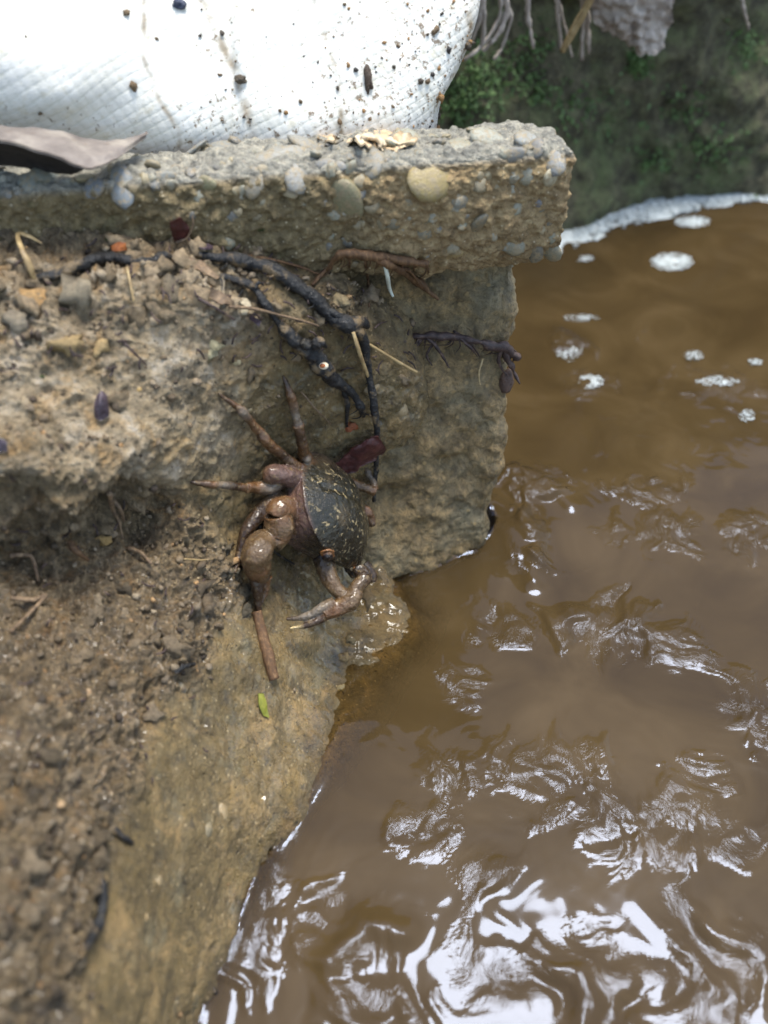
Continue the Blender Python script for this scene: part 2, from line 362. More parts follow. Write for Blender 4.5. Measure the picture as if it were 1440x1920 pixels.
M_BARK = simple('pale_bark', [(0.3, lin(104, 92, 82)), (0.5, lin(170, 158, 146)), (0.75, lin(206, 196, 184))], 0.9, (0.6, 0.85), 0.15)
M_SOIL = simple('dark_soil', [(0.3, lin(30, 26, 20)), (0.6, lin(64, 54, 42)), (0.8, lin(92, 80, 62))], 0.8, (0.7, 0.9), 0.3)
M_BED = simple('silt', [(0.3, lin(84, 64, 34)), (0.6, lin(112, 86, 48)), (0.8, lin(130, 104, 62))], 0.6, (0.6, 0.9), 0.1)
M_BONE = simple('cut_root_ring', [(0.3, lin(206, 190, 160)), (0.7, lin(230, 220, 196))], 5, (0.4, 0.6), 0.02)

# ================================================================== THE SETTING
# ------------------------------------------------------------------ slab frame: origin at the slab's right front top corner
E = np.array([0.986, 0.169, 0]); N = np.array([-0.169, 0.986, 0]); Z3 = np.array([0, 0, 1.0])
SO = np.array([5.16, 23.4, 0]); ZT = 14.17
def slabpt(s, n, z): return SO + E * s + N * n + Z3 * z

# ------------------------------------------------------------------ mud bank (control net: picture x, picture y, height above water)
NET = [
 [(-250,425,13.3),(-50,430,13.2),(120,440,13.0),(300,450,12.7),(450,466,12.2),(560,488,11.6),(650,520,10.8),(720,570,9.5),(790,600,8.2)],
 [(-250,520,12.9),(-50,530,12.7),(120,540,12.5),(300,545,12.2),(450,560,11.5),(560,575,10.8),(650,605,9.9),(745,640,8.6),(815,655,7.0)],
 [(-250,650,12.1),(-50,650,11.9),(120,650,11.6),(300,650,11.1),(440,650,10.4),(560,665,9.5),(670,690,8.5),(782,715,7.3),(825,730,5.6)],
 [(-250,780,11.2),(-50,780,11.0),(120,770,10.6),(280,760,10.0),(410,755,9.1),(530,760,8.0),(650,775,7.0),(765,800,5.9),(790,850,3.8)],
 [(-250,905,10.6),(-50,905,10.3),(120,895,9.8),(250,880,9.1),(380,870,7.7),(490,870,6.3),(590,870,5.2),(704,866,4.4),(735,910,2.4)],
 [(-250,1010,8.4),(-50,1000,8.0),(120,995,7.4),(230,985,6.7),(360,970,6.4),(470,970,5.0),(570,970,3.5),(680,970,2.4),(725,1010,0.6)],
 [(-250,1130,7.6),(-50,1110,6.9),(120,1100,6.3),(230,1090,6.0),(350,1085,5.4),(450,1085,4.1),(550,1085,2.4),(675,1085,0.5),(750,1105,-0.10)],
 [(-250,1260,8.0),(-50,1240,7.2),(100,1230,6.4),(220,1220,5.7),(340,1210,4.8),(440,1200,3.5),(540,1195,1.9),(655,1190,0.25),(800,1185,-0.30)],
 [(-250,1430,8.6),(-60,1410,7.7),(80,1390,6.7),(200,1370,5.5),(320,1360,4.2),(430,1350,2.8),(530,1345,1.4),(625,1340,0.1),(740,1320,-0.8)],
 [(-250,1600,9.0),(-70,1580,8.0),(60,1560,6.8),(180,1540,5.4),(290,1520,4.0),(400,1510,2.4),(500,1500,1.1),(590,1490,0.0),(670,1480,-1.5)],
 [(-250,1780,9.0),(-80,1750,8.0),(50,1730,6.8),(160,1710,5.4),(260,1690,4.0),(350,1670,2.4),(430,1650,1.0),(500,1630,0.0),(565,1610,-1.6)],
 [(-250,1960,8.8),(-80,1930,7.8),(40,1900,6.6),(140,1870,5.3),(230,1850,3.9),(310,1830,2.3),(380,1815,1.0),(430,1800,-.05),(495,1780,-1.7)],
 [(-250,2150,8.6),(-90,2110,7.6),(20,2080,6.4),(110,2050,5.2),(190,2020,3.8),(260,1990,2.2),(320,1960,0.9),(372,1930,-.1),(440,1900,-1.9)],
 [(-250,2400,8.4),(-120,2340,7.4),(-10,2290,6.2),(80,2250,5.0),(150,2200,3.6),(210,2160,2.1),(260,2120,0.8),(315,2080,-.2),(390,2040,-2.2)],
]
net = np.array([[atz(*p) for p in row] for row in NET])
# tuck the first row into the slab face, and run the last column down under water
net[0, :6] += N * 0.5
ext = net[:, -1:] + np.array([2.2, 0.8, -4.5])
left = net[:, :1] + np.array([-13.0, -2.2, 0.6])
net = np.concatenate([left, net, ext], 1)
net = np.concatenate([net, net[-1:] + np.array([-2.5, -9.0, 0.2]), net[-1:] + np.array([-6.0, -22.0, 0.0])], 0)
NR, NC = 740, 600
G = crom(crom(net, NR, 0), NC, 1)
NB0 = gnormals(G)
if NB0[NR // 2, NC // 2, 2] < 0: NB0 = -NB0
Pf = G.reshape(-1, 3); Nf = NB0.reshape(-1, 3)
bx, by = project(Pf)
# where the soil is crumbly, pale/dry or wet
edge = np.interp(by, [400, 620, 900, 1020, 1100, 1200, 1300, 1450, 1600, 1750, 1950], [560, 470, 300, 420, 470, 400, 340, 265, 215, 190, 160])
wob = 45 * fbm(Pf * 0.5, 4, 3)
gran = sstep(40, -50, bx + wob - edge)
patch = np.exp(-(((bx - 335) / 120) ** 2 + ((by - 640) / 75) ** 2)) + 0.8 * np.exp(-(((bx - 250) / 90) ** 2 + ((by - 770) / 60) ** 2))
gran = np.clip(gran * (1 - 0.95 * np.clip(patch, 0, 1)), 0, 1)
mid = sstep(660, 720, by) * sstep(960, 900, by)
gran = gran * (1 - 0.35 * mid)
under = np.exp(-(((bx - 640) / 130) ** 2 + ((by - 545) / 70) ** 2))
gran = np.clip(np.maximum(gran, 0.8 * under), 0, 1)
rgh = np.clip(0.55 * sstep(1120, 960, by + wob) + 0.15, 0, 1) * (1 - 0.85 * np.clip(patch, 0, 1))
tone = np.clip(sstep(470, 540, by) * sstep(960, 860, by) * sstep(520, 380, bx + wob) * (0.35 + 0.65 * sstep(-0.15, 0.35, fbm(Pf * 0.8, 4, 9))) + 0.5 * patch, 0, 1)
wet = np.clip(sstep(380, 520, bx + wob) * sstep(640, 760, by) + 0.5 * sstep(1000, 1150, by), 0, 1)
hollow = np.exp(-(((bx - 170) / 170) ** 2 + ((by - 990) / 70) ** 2)) + 0.9 * np.exp(-(((bx - 255) / 50) ** 2 + ((by - 960) / 75) ** 2))
w1, w2 = worley(Pf * 1.9 + 0.25 * perlin(Pf * 3)[:, None], 4)
w3, _ = worley(Pf * 4.2, 8)
def billow(P, octs, seed, gain=0.5):
    a, sc_, o = 1.0, 1.0, 0
    for k in range(octs):
        o = o + a * (0.28 - np.abs(perlin(P * sc_ + 5.1 * k, seed + k))); a *= gain; sc_ *= 2.1
    return o
hol = hollow * (0.75 + 0.8 * fbm(Pf * 0.9, 4, 25))
disp = 0.22 * fbm(Pf * 0.5, 4, 21) * (0.5 + 0.5 * gran)
disp += (1 - gran) * (0.035 + 0.10 * rgh) * fbm(Pf * 1.6, 4, 31) + (1 - gran) * rgh * (0.13 * billow(Pf * 2.2, 4, 36, .55))
disp += gran * (0.42 * billow(Pf * 0.95, 3, 43, .55) + 0.26 * billow(Pf * 2.6, 4, 47, .6) + 0.10 * (0.5 - w3))
disp -= 0.30 * hol
lipz = np.exp(-((by - 950) / 90) ** 2) * sstep(340, 240, bx)
disp += lipz * (0.55 * fbm(Pf * 0.55, 3, 26) + 0.35 * billow(Pf * 1.3, 3, 27))
disp += 0.010 * fbm(Pf * 9, 2, 35)
# flow lines on the smooth clay face, running down towards the water
fl = Pf @ np.array([[0.9, 0.15, 0], [0.15, 1.6, 0], [0.0, 0.0, 0.35]])
disp += wet * (1 - gran) * 0.07 * fbm(fl * 1.3, 3, 51)
# pits
pw, _ = worley(Pf * 1.1, 61)
disp -= (1 - gran) * 0.10 * sstep(0.22, 0.05, pw)
BANK = Pf + Nf * disp[:, None]
bankF = gridfaces(NR, NC)
damp = sstep(0.75, 0.2, BANK[:, 2] + 0.35 * fbm(BANK * 0.8, 3, 66))
wet = wet * sstep(0.02, 0.35, BANK[:, 2])
me = mesh_from('mud_bank', BANK, bankF, M_MUD)
attr(me, 'damp', damp)
attr(me, 'rgh', rgh); attr(me, 'cav', np.clip(0.5 + 2.2 * billow(Pf * 2.6, 3, 47, .6), 0, 1)); attr(me, 'gran', gran); attr(me, 'tone', tone); attr(me, 'wet', wet)
bank = link('mud_bank', me, label='wet brown mud bank sloping from the concrete slab down to the water', kind='structure')
sub = (np.arange(0, NR, 3)[:, None] * NC + np.arange(0, NC, 3)[None, :]); nr3, nc3 = sub.shape
T_BANK = bvh(BANK[sub.ravel()], gridfaces(nr3, nc3))

# ------------------------------------------------------------------ concrete slab
prof = np.array([[2.3,10.2],[1.7,10.25],[1.15,10.4],[0.55,10.8],[0.10,11.6],[0.0,12.5],[0.02,13.4],[0.12,13.95],[0.4,14.15],[1.1,14.2],[1.9,14.15],[2.45,14.0],[2.65,13.3],[2.7,12.0],[2.6,10.8],[2.3,10.2]])
pr = crom(prof, 420, 0)
NS = 560
s_lin = np.concatenate([np.linspace(-34, -17, 60), np.linspace(-16.9, -0.5, NS - 120), np.linspace(-0.47, 0, 60)])
cen = np.array([1.3, 12.3])
end = np.clip((s_lin + 0.45) / 0.45, 0, 1)
sc = np.sqrt(np.clip(1 - end ** 4, 0.0, 1))
SL = np.zeros((NS, 420, 3))
for i, s in enumerate(s_lin):
    q = cen + (pr - cen) * (0.02 + 0.98 * sc[i])
    # the right end is broken back towards the rear
    back = (q[:, 0] - 0.2) * 0.45 * np.clip((s + 4) / 4, 0, 1)
    SL[i] = SO + E * (s - back[:, None] + 0.15) + N * q[:, :1] + Z3 * q[:, 1:]
    SL[i, :, 2] -= 0.05 * np.clip(q[:, 0], 0, 3)
sn = gnormals(SL)
mid_i = NS // 2
if sn[mid_i, 200, 2] < 0 and sn[mid_i, 200, 1] > 0: sn = -sn
cc = SL.mean(axis=1, keepdims=True)
if np.sum((SL - cc) * sn) < 0: sn = -sn
Ps = SL.reshape(-1, 3); Ns = sn.reshape(-1, 3)
ws1, ws2 = worley(Ps * 1.5, 70)
ws3, _ = worley(Ps * 3.3, 71)
ds = 0.20 * fbm(Ps * 0.6, 4, 72) + 0.12 * (0.5 - ws1) + 0.09 * (0.5 - ws3) + 0.10 * fbm(Ps * 3.5, 5, 75)
SLAB = Ps + Ns * ds[:, None]
slabF = gridfaces(NS, 420)
me = mesh_from('concrete', SLAB, slabF, M_CONC)
sx, sy = project(SLAB)
topa = sstep(0.25, 0.75, Ns[:, 2])
alg = np.clip(sstep(760, 560, sx + 60 * fbm(Ps * 0.5, 3, 77)), 0, 1) * (1 - topa) * 0.7
attr(me, 'top', topa); attr(me, 'algae', alg)
slab_base = slabpt(-8, 1.3, 10.4)
slab = bpy.data.objects.new('concrete_slab', None); COL.objects.link(slab); slab.location = slab_base * S
slab['label'] = 'broken pebbly concrete slab jutting over the stream above the crab'; slab['category'] = 'concrete slab'
def child(o, parent):
    o.parent = parent; o.matrix_parent_inverse = Matrix.Translation(-Vector(parent.location)); return o
child(link('concrete', me), slab)
subS = (np.arange(0, NS, 2)[:, None] * 420 + np.arange(0, 420, 2)[None, :])
T_SLAB = bvh(SLAB[subS.ravel()], gridfaces(*subS.shape))

# ------------------------------------------------------------------ footing wall under the slab
# (s along slab, set-back n, z); the right edge slants, the toe comes forward
rows = []
for z, n0, sr in [(11.6,2.1,-0.7),(10.6,2.0,-0.75),(9.6,1.55,-0.9),(8.0,1.0,-1.0),(6.0,0.4,-1.15),(4.0,-0.1,-1.35),(2.0,-0.55,-1.55),(0.6,-0.9,-1.75),(-1.0,-1.3,-1.9),(-3.5,-1.8,-2.1),(-7.0,-2.3,-2.4)]:
    row = []
    for k, s in enumerate([-14,-11,-9,-7.5,-6,-4.5,-3,-1.5,-0.5,0]):
        row.append(slabpt(s + sr, n0 - 0.18 * (s + 0) * 0 + (-0.20 * (-s)) * (0.0 if z > 8 else (8 - z) / 8.0), z))
    row.append(slabpt(sr + 0.25, n0 + 0.5, z)); row.append(slabpt(sr + 0.1, n0 + 1.8, z)); row.append(slabpt(sr - 0.8, n0 + 4.0, z))
    rows.append(row)
WG = crom(crom(np.array(rows), 330, 0), 420, 1)
wn = gnormals(WG)
if wn[100, 150, 1] > 0: wn = -wn
Pw = WG.reshape(-1, 3); Nw = wn.reshape(-1, 3)
ww1, ww2 = worley(Pw * 1.4, 80)
strata = perlin(np.stack([Pw[:, 0] * 0.35 + Pw[:, 2] * 0.5, Pw[:, 1] * 0.2, Pw[:, 2] * 1.6], 1), 84)
dw = 0.34 * fbm(Pw * 0.5, 4, 81) + 0.16 * (0.5 - ww1) + 0.05 * fbm(Pw * 4, 4, 83) + 0.10 * strata
WALL = Pw + Nw * dw[:, None]
me = mesh_from('footing_wall', WALL, gridfaces(330, 420), M_WALL)
link('footing_wall', me, label='muddy recessed concrete footing under the slab, meeting the water', cat='wall', base=slabpt(-5, 0, 0))
subW = (np.arange(0, 330, 2)[:, None] * 420 + np.arange(0, 420, 2)[None, :])
T_WALL = bvh(WALL[subW.ravel()], gridfaces(*subW.shape))

# ------------------------------------------------------------------ far mossy earth wall
FA, FB = np.array([11.1, 46.5, 0]), np.array([23.2, 51.8, 0]); FE = (FB - FA) / np.linalg.norm(FB - FA); FN = np.array([-FE[1], FE[0], 0])
rows = []
for z, n in [(-7, -0.5), (-1, 0), (2, 0.3), (5, 1.0), (8, 1.6), (11, 1.8), (13, 1.2), (16, 0.8), (20, 2.0), (26, 4.0), (32, 8.0), (34, 16.0), (35, 60.0)]:
    rows.append([FA + FE * s + FN * (n + 0.9 * math.sin(s * 0.35 + z * 0.2)) + Z3 * z for s in np.linspace(-46, 60, 40)])
FG = crom(crom(np.array(rows), 200, 0), 420, 1)
fn = gnormals(FG)
if fn[60, 200, 1] > 0: fn = -fn
Pm = FG.reshape(-1, 3); Nm = fn.reshape(-1, 3)
df_ = 0.7 * fbm(Pm * 0.18, 4, 90) + 0.35 * fbm(Pm * 0.7, 4, 91)
FAR = Pm + Nm * df_[:, None]
me = mesh_from('mossy_bank_wall', FAR, gridfaces(200, 420), M_MOSSW)
mosswall = link('mossy_bank_wall', me, label='dark mossy earth wall across the stream, out of focus', cat='earth wall', base=FA)
T_FAR = bvh(FAR, gridfaces(200, 420))

# ------------------------------------------------------------------ sack: net in slab coordinates (s, height) -> set-back
zs = [11.6, 13.0, 14.1, 14.9, 15.8, 17.0, 19.0, 22.0, 25.0, 27.0, 27.5]
ss = [-24, -20, -16.5, -13.5, -11, -8.5, -6.0, -4.1, -3.1, -2.9, -3.9]
back_l = [3.8, 3.2, 2.75, 2.4, 2.1, 2.0, 2.6, 6.4, 9.0, 12.0, 14.5]     # left half leans out first
back_r = [2.6, 2.6, 2.75, 3.15, 3.8, 4.7, 6.4, 9.0, 11.5, 14.0, 16.0]
rows = []
for j, z in enumerate(zs):
    row = []
    flare = np.interp(z, [11.6, 14, 16.5, 20, 27.5], [-0.25, 0.0, 1.6, 2.5, 1.4])
    for i, s in enumerate(ss):
        f = np.clip((s + 0.9 * (z - 15) + 13.6) / 4.0, 0, 1); f = f * f * (3 - 2 * f)
        n = back_l[j] * (1 - f) + back_r[j] * f
        extra = {8: 0.7, 9: 2.6, 10: 7.0}.get(i, 0.0)
        zz = z
        row.append(slabpt(s + (flare if i > 5 else flare * (i / 6.0)), n + extra, zz))
    rows.append(row)
NRK, NCK = 420, 620
KG = crom(crom(np.array(rows), NRK, 0), NCK, 1)
kn = gnormals(KG)
if kn[150, 200, 1] > 0: kn = -kn
# arc-length coordinates for the weave
du = np.concatenate([np.zeros((NRK, 1)), np.cumsum(np.linalg.norm(np.diff(KG, axis=1), axis=2), 1)], 1)
dv = np.concatenate([np.zeros((1, NCK)), np.cumsum(np.linalg.norm(np.diff(KG, axis=0), axis=2), 0)], 0)
U, V_ = du.ravel(), dv.ravel()
Pk = KG.reshape(-1, 3); Nk = kn.reshape(-1, 3)
U = U + 0.05 * fbm(Pk * 0.6, 2, 95); V_ = V_ + 0.05 * fbm(Pk * 0.6, 2, 96)
ca, sa = math.cos(0.38), math.sin(0.38); tw = 0.27
a_, b_ = (U * ca + V_ * sa) / tw, (-U * sa + V_ * ca) / tw
fa, fb = a_ - np.floor(a_), b_ - np.floor(b_)
over = ((np.floor(a_) + np.floor(b_)) % 2) > 0.5
arch = np.where(over, np.sin(np.pi * fb), np.sin(np.pi * fa))
gapd = np.where(over, np.minimum(fa, 1 - fa), np.minimum(fb, 1 - fb))
gap = sstep(0.16, 0.02, gapd)
folds = 0.16 * perlin(np.stack([U * 0.32 + V_ * 0.12, V_ * 0.05, U * 0], 1), 97) + 0.10 * fbm(Pk * 0.35, 3, 98)
crease = -0.16 * np.exp(-((U - 15.4 - 0.22 * (V_ - 4)) / 0.16) ** 2)
dk = 0.008 * arch - 0.010 * gap + folds + crease
SACK = Pk + Nk * dk[:, None]
me = mesh_from('sack', SACK, gridfaces(NRK, NCK), M_SACK)
kx, ky = project(SACK)
seam = sum(np.exp(-((kx - np.interp(ky, ya, xa)) / wd_) ** 2) for xa, ya, wd_ in [([585, 612, 637, 640], [-20, 80, 150, 240], 5.0), ([372, 395, 440, 470], [-20, 40, 130, 230], 9.0), ([270, 300, 335], [110, 190, 245], 5.0), ([800, 835, 880], [235, 120, -20], 14.0)])
attr(me, 'seam', np.clip(seam * (0.55 + 1.1 * fbm(Pk * 2.2, 3, 99)), 0, 1))
attr(me, 'gap', gap)
attr(me, 'dirt', np.clip(0.25 + 0.75 * sstep(430, 800, kx) + 0.5 * np.exp(-((kx - 420) / 60) ** 2) + 0.4 * sstep(150, 230, ky) , 0, 1))
link('woven_sack', me, label='white woven plastic sack speckled with dirt behind the slab', cat='sack', base=slabpt(-10, 6, 11.6))
subK = (np.arange(0, NRK, 3)[:, None] * NCK + np.arange(0, NCK, 3)[None, :])
T_SACK = bvh(SACK[subK.ravel()], gridfaces(*subK.shape))

# ------------------------------------------------------------------ ground behind the slab and off to the left, stream bed
def sheet(name, pts, nz, mat, seed, amp=0.4, **k):
    lerp = lambda A, n: np.array([A[min(int(t), len(A) - 2)] * (1 - (t - min(int(t), len(A) - 2))) + A[min(int(t), len(A) - 2) + 1] * (t - min(int(t), len(A) - 2)) for t in np.linspace(0, len(A) - 1, n)])
    g = lerp(np.array(pts, float), nz[0]); g = np.swapaxes(lerp(np.swapaxes(g, 0, 1), nz[1]), 0, 1); p = g.reshape(-1, 3).copy()
    p[:, 2] += amp * fbm(p * 0.25, 4, seed)
    return link(name, mesh_from(name, p, gridfaces(*nz), mat), **k)
sheet('ground', [[(-4000, -3000, 14), (-60, -60, 12), (-26, -30, 10.5), (-12.5, -12, 8.0)],
                 [(-4000, 0, 14), (-60, 0, 12.5), (-26, 4, 11), (-11.5, 5.5, 8.6)],
                 [(-4000, 15, 14), (-60, 15, 12.5), (-26, 16, 12), (-13.2, 15.5, 10.6)],
                 [(-4000, 26, 14), (-60, 26, 12.5), (-26, 24, 12.4), (-11.5, 26, 11.4)],
                 [(-4000, 34, 14), (-60, 32, 12.5), (-26, 31, 12.2), (-5.5, 30.5, 11.0)]], (90, 90), M_SOIL, 101, label='dark soil beside the bank and behind the slab', kind='structure')
bedp = sheet('stream_bed', [[(-30, -400, -7), (60, -400, -7), (400, -400, -7)], [(-30, 20, -7), (60, 20, -7), (400, 20, -7)], [(-30, 120, -7), (60, 120, -7), (400, 300, -7)]], (60, 60), M_BED, 102, label='silty stream bed', kind='structure')

# ------------------------------------------------------------------ water
xs = np.concatenate([np.linspace(-14, 14.5, 340), 14.5 + np.cumsum(np.geomspace(0.09, 12, 110))])
ys = np.concatenate([-np.cumsum(np.geomspace(0.2, 30, 45))[::-1] + 2.0, np.linspace(2.0, 30, 420), 30 + np.cumsum(np.geomspace(0.08, 2.0, 90))])
XX, YY = np.meshgrid(xs, ys)
Wp = np.stack([XX.ravel(), YY.ravel(), np.zeros(XX.size)], 1)
# depth of the water over bank and footing, on a coarse grid
gx, gy = np.arange(-14, 8, 0.16), np.arange(1, 26, 0.16)
DG = np.full((len(gy), len(gx)), 7.0)
for j, yv in enumerate(gy):
    for i, xv in enumerate(gx):
        for T in (T_BANK, T_WALL):
            hit = T.ray_cast(Vector((xv, yv, 6)), Vector((0, 0, -1)))
            if hit[0] is not None: DG[j, i] = min(DG[j, i], -hit[0].z)
for _ in range(2):
    pd = np.pad(DG, 1, mode='edge'); DG = sum(pd[a:a + DG.shape[0], b:b + DG.shape[1]] for a in range(3) for b in range(3)) / 9
def bil(x, y):
    fx = np.clip((x - gx[0]) / 0.16, 0, len(gx) - 1.001); fy = np.clip((y - gy[0]) / 0.16, 0, len(gy) - 1.001)
    i, j = fx.astype(int), fy.astype(int); u, v = fx - i, fy - j
    r = DG[j, i] * (1 - u) * (1 - v) + DG[j, i + 1] * u * (1 - v) + DG[j + 1, i] * (1 - u) * v + DG[j + 1, i + 1] * u * v
    return np.where((x < gx[0]) | (x > gx[-1]) | (y < gy[0]) | (y > gy[-1]), 7.0, r)
dep = bil(Wp[:, 0], Wp[:, 1])
wx, wy = project(Wp + np.array([0, 0, 0.0]))
infront = (Wp - CAM) @ FWD > 1
P2 = Wp.copy()
warp = np.stack([fbm(P2 * 0.30, 3, 111), fbm(P2 * 0.30 + 40, 3, 112), 0 * P2[:, 0]], 1)
Q = P2 + 2.0 * warp
Qr = np.stack([Q[:, 0] * 1.15 + Q[:, 1] * 0.25, -Q[:, 0] * 0.12 + Q[:, 1] * 0.55, Q[:, 2]], 1)
pm = fbm(P2 * 0.22 + 5.2, 4, 114)
ACT = [(870,1280,45,40),(960,1180,75,45),(1150,1185,140,65),(1275,1205,70,70),(1410,1335,70,80),(840,1450,70,45),(1040,1435,140,65),(1130,1530,120,50),(1310,1500,90,90),(1250,1590,130,45),(800,1560,75,65),(905,1625,70,60),
       (650,1760,130,80),(470,1750,80,150),(1000,1830,130,90),(1130,1860,100,100),(1350,1800,130,120),(700,1880,110,60),(985,905,60,35),(1005,1010,45,60),(1210,920,70,35),(1250,1000,90,45),(1100,720,60,30),(1350,720,90,30),(1400,1000,80,50),(600,1690,60,60),(1060,640,40,30)]
act = np.zeros(len(Wp))
for (a, b, rx, ry) in ACT:
    c0 = atz(a, b, 0); c1 = atz(a + rx, b, 0); c2 = atz(a, b + ry, 0); lx, ly = abs(c1[0] - c0[0]) + .05, abs(c2[1] - c0[1]) + .05
    act = np.maximum(act, np.exp(-((Wp[:, 0] - c0[0]) / lx) ** 2 - ((Wp[:, 1] - c0[1]) / ly) ** 2))
rag = fbm((P2 + 1.6 * warp) * np.array([0.9, 0.55, 1]), 5, 160)
act = sstep(0.28, 0.86, act * 1.05 + 0.55 * rag + 0.15 * pm)
far_ = 1 + 1.0 * sstep(11, 24, Wp[:, 1])
amp = (0.16 + 1.05 * act * far_) * sstep(-0.1, 1.0, dep)
amp = np.where(infront & (wy < 2100), amp, 0.5)
def ridge(P, seed): return (0.45 - np.abs(perlin(P, seed)))
wB = sstep(13.5, 8.5, Wp[:, 1])
Q2 = np.stack([Q[:, 0] * 1.05 + Q[:, 1] * 0.10, Q[:, 1] * 0.40, Q[:, 2]], 1)
hA = 0.15 * fbm(Q2 * 0.50, 2, 125) + 0.060 * ridge(Q2 * 0.95, 126) + 0.030 * ridge(Q2 * 2.0 + 4, 127) + 0.010 * perlin(Q2 * 3.6, 128)
hgt = amp * wB * hA + amp * (1 - wB) * (0.10 * fbm(Qr * 0.42, 2, 115) + 0.050 * perlin(Qr * 0.95, 118) + 0.040 * ridge(Qr * 1.7 + 3, 119) + 0.022 * perlin(Qr * 3.1, 120) + 0.010 * ridge(Qr * 4.5, 122))
hgt += 0.10 * fbm(P2 * 0.10, 2, 121)
hgt += 0.07 * np.exp(-np.clip(dep, 0, 9) / 0.35)
# standing ripple where the current turns round the footing's corner
def crest(pts, h, wd):
    global hgt
    pp = crom(np.array([atz(a, b, 0) for a, b in pts]), 60)
    d = np.full(len(Wp), 99.0)
    near = (np.abs(Wp[:, 0] - pp[:, 0].mean()) < 8) & (np.abs(Wp[:, 1] - pp[:, 1].mean()) < 8)
    idx = np.where(near)[0]
    d2 = np.min(np.linalg.norm(Wp[idx, None, :2] - pp[None, :, :2], axis=2), axis=1); d[idx] = d2
    hgt = hgt + h * np.exp(-(d / wd) ** 2)
crest([(925, 945), (975, 975), (1005, 1030), (1000, 1090)], 0.22, 0.42)
crest([(958, 1005), (965, 1045)], 0.36, 0.70)
crest([(960, 880), (1020, 905), (1070, 950)], 0.14, 0.35)
crest([(1040, 1170), (1150, 1160), (1290, 1200)], 0.10, 0.5)
crest([(480, 1640), (440, 1760), (400, 1850), (380, 1930)], 0.20, 0.40)
crest([(620, 1800), (690, 1740), (760, 1750)], 0.16, 0.35)
Wp[:, 2] = hgt
me = mesh_from('stream_water', Wp, gridfaces(len(ys), len(xs)), M_WATER)
attr(me, 'act', np.clip(act, 0, 1) * (1 - 0.45 * wB) * (1 + 0.8 * sstep(11, 24, Wp[:, 1])))
attr(me, 'depth', 1 - 0.96 * np.exp(-np.clip(dep, 0, 9) / 0.75))
water = link('stream_water', me, label='muddy brown stream water with bright ripples', kind='structure')
T_WATER = BVHTree.FromPolygons([(-60, -60, 0), (200, -60, 0), (200, 90, 0), (-60, 90, 0)], [(0, 1, 2, 3)])

# ------------------------------------------------------------------ finding a place on what is already built
TREES = {'bank': T_BANK, 'slab': T_SLAB, 'wall': T_WALL, 'far': T_FAR, 'sack': T_SACK, 'water': T_WATER}
def hit(px, py, which=None):
    d = Vector(ray(px, py)); best = None
    for k in (which or TREES):
        r = TREES[k].ray_cast(Vector(CAM), d)
        if r[0] is not None and (best is None or r[3] < best[2]): best = (np.array(r[0]), np.array(r[1]), r[3])
    if best is None: return CAM + np.array(d) * 30, -np.array(d), 30.0
    n = best[1]
    if n @ np.array(d) > 0: n = -n
    return best[0], n, best[2]
def on(px, py, lift=0.0, which=None):
    p, n, _ = hit(px, py, which); d = -ray(px, py)
    return p + d * lift
def tube(P, R, nseg=8, sub=8, rough=0.0, seed=0, flat=1.0):
    """tapering tube along points; returns V, F"""
    P = np.asarray(P, float); R = np.asarray(R, float); n = (len(P) - 1) * sub + 1
    C = crom(P, n); r = np.interp(np.linspace(0, len(P) - 1, n), np.arange(len(P)), R)
    T = np.gradient(C, axis=0); T /= np.linalg.norm(T, axis=1)[:, None] + 1e-9
    ref = np.array([0.3, -0.5, 0.8]); A = np.cross(T, ref); A /= np.linalg.norm(A, axis=1)[:, None] + 1e-9; B = np.cross(T, A)
    th = np.arange(nseg) * 2 * np.pi / nseg
    ring = (C[:, None] + r[:, None, None] * (np.cos(th)[None, :, None] * A[:, None] + flat * np.sin(th)[None, :, None] * B[:, None]))
    V = ring.reshape(-1, 3)
    if rough:
        V = V + ((V - np.repeat(C, nseg, 0)) * (rough * fbm(V * (0.45 / max(R.max(), 0.02)), 4, seed))[:, None])
    Fc = [tuple(f) for f in gridfaces(n, nseg, True)]
    V = np.concatenate([V, C[:1], C[-1:]]); a, b = len(V) - 2, len(V) - 1
    for k in range(nseg):
        Fc.append((a, (k + 1) % nseg, k)); Fc.append((b, (n - 1) * nseg + k, (n - 1) * nseg + (k + 1) % nseg))
    return V, Fc
def joinp(parts):
    Vs, Fs, o = [], [], 0
    for V, Fc in parts:
        Vs.append(np.asarray(V)); Fs += [tuple(int(i) + o for i in f) for f in Fc]; o += len(V)
    return np.concatenate(Vs), Fs
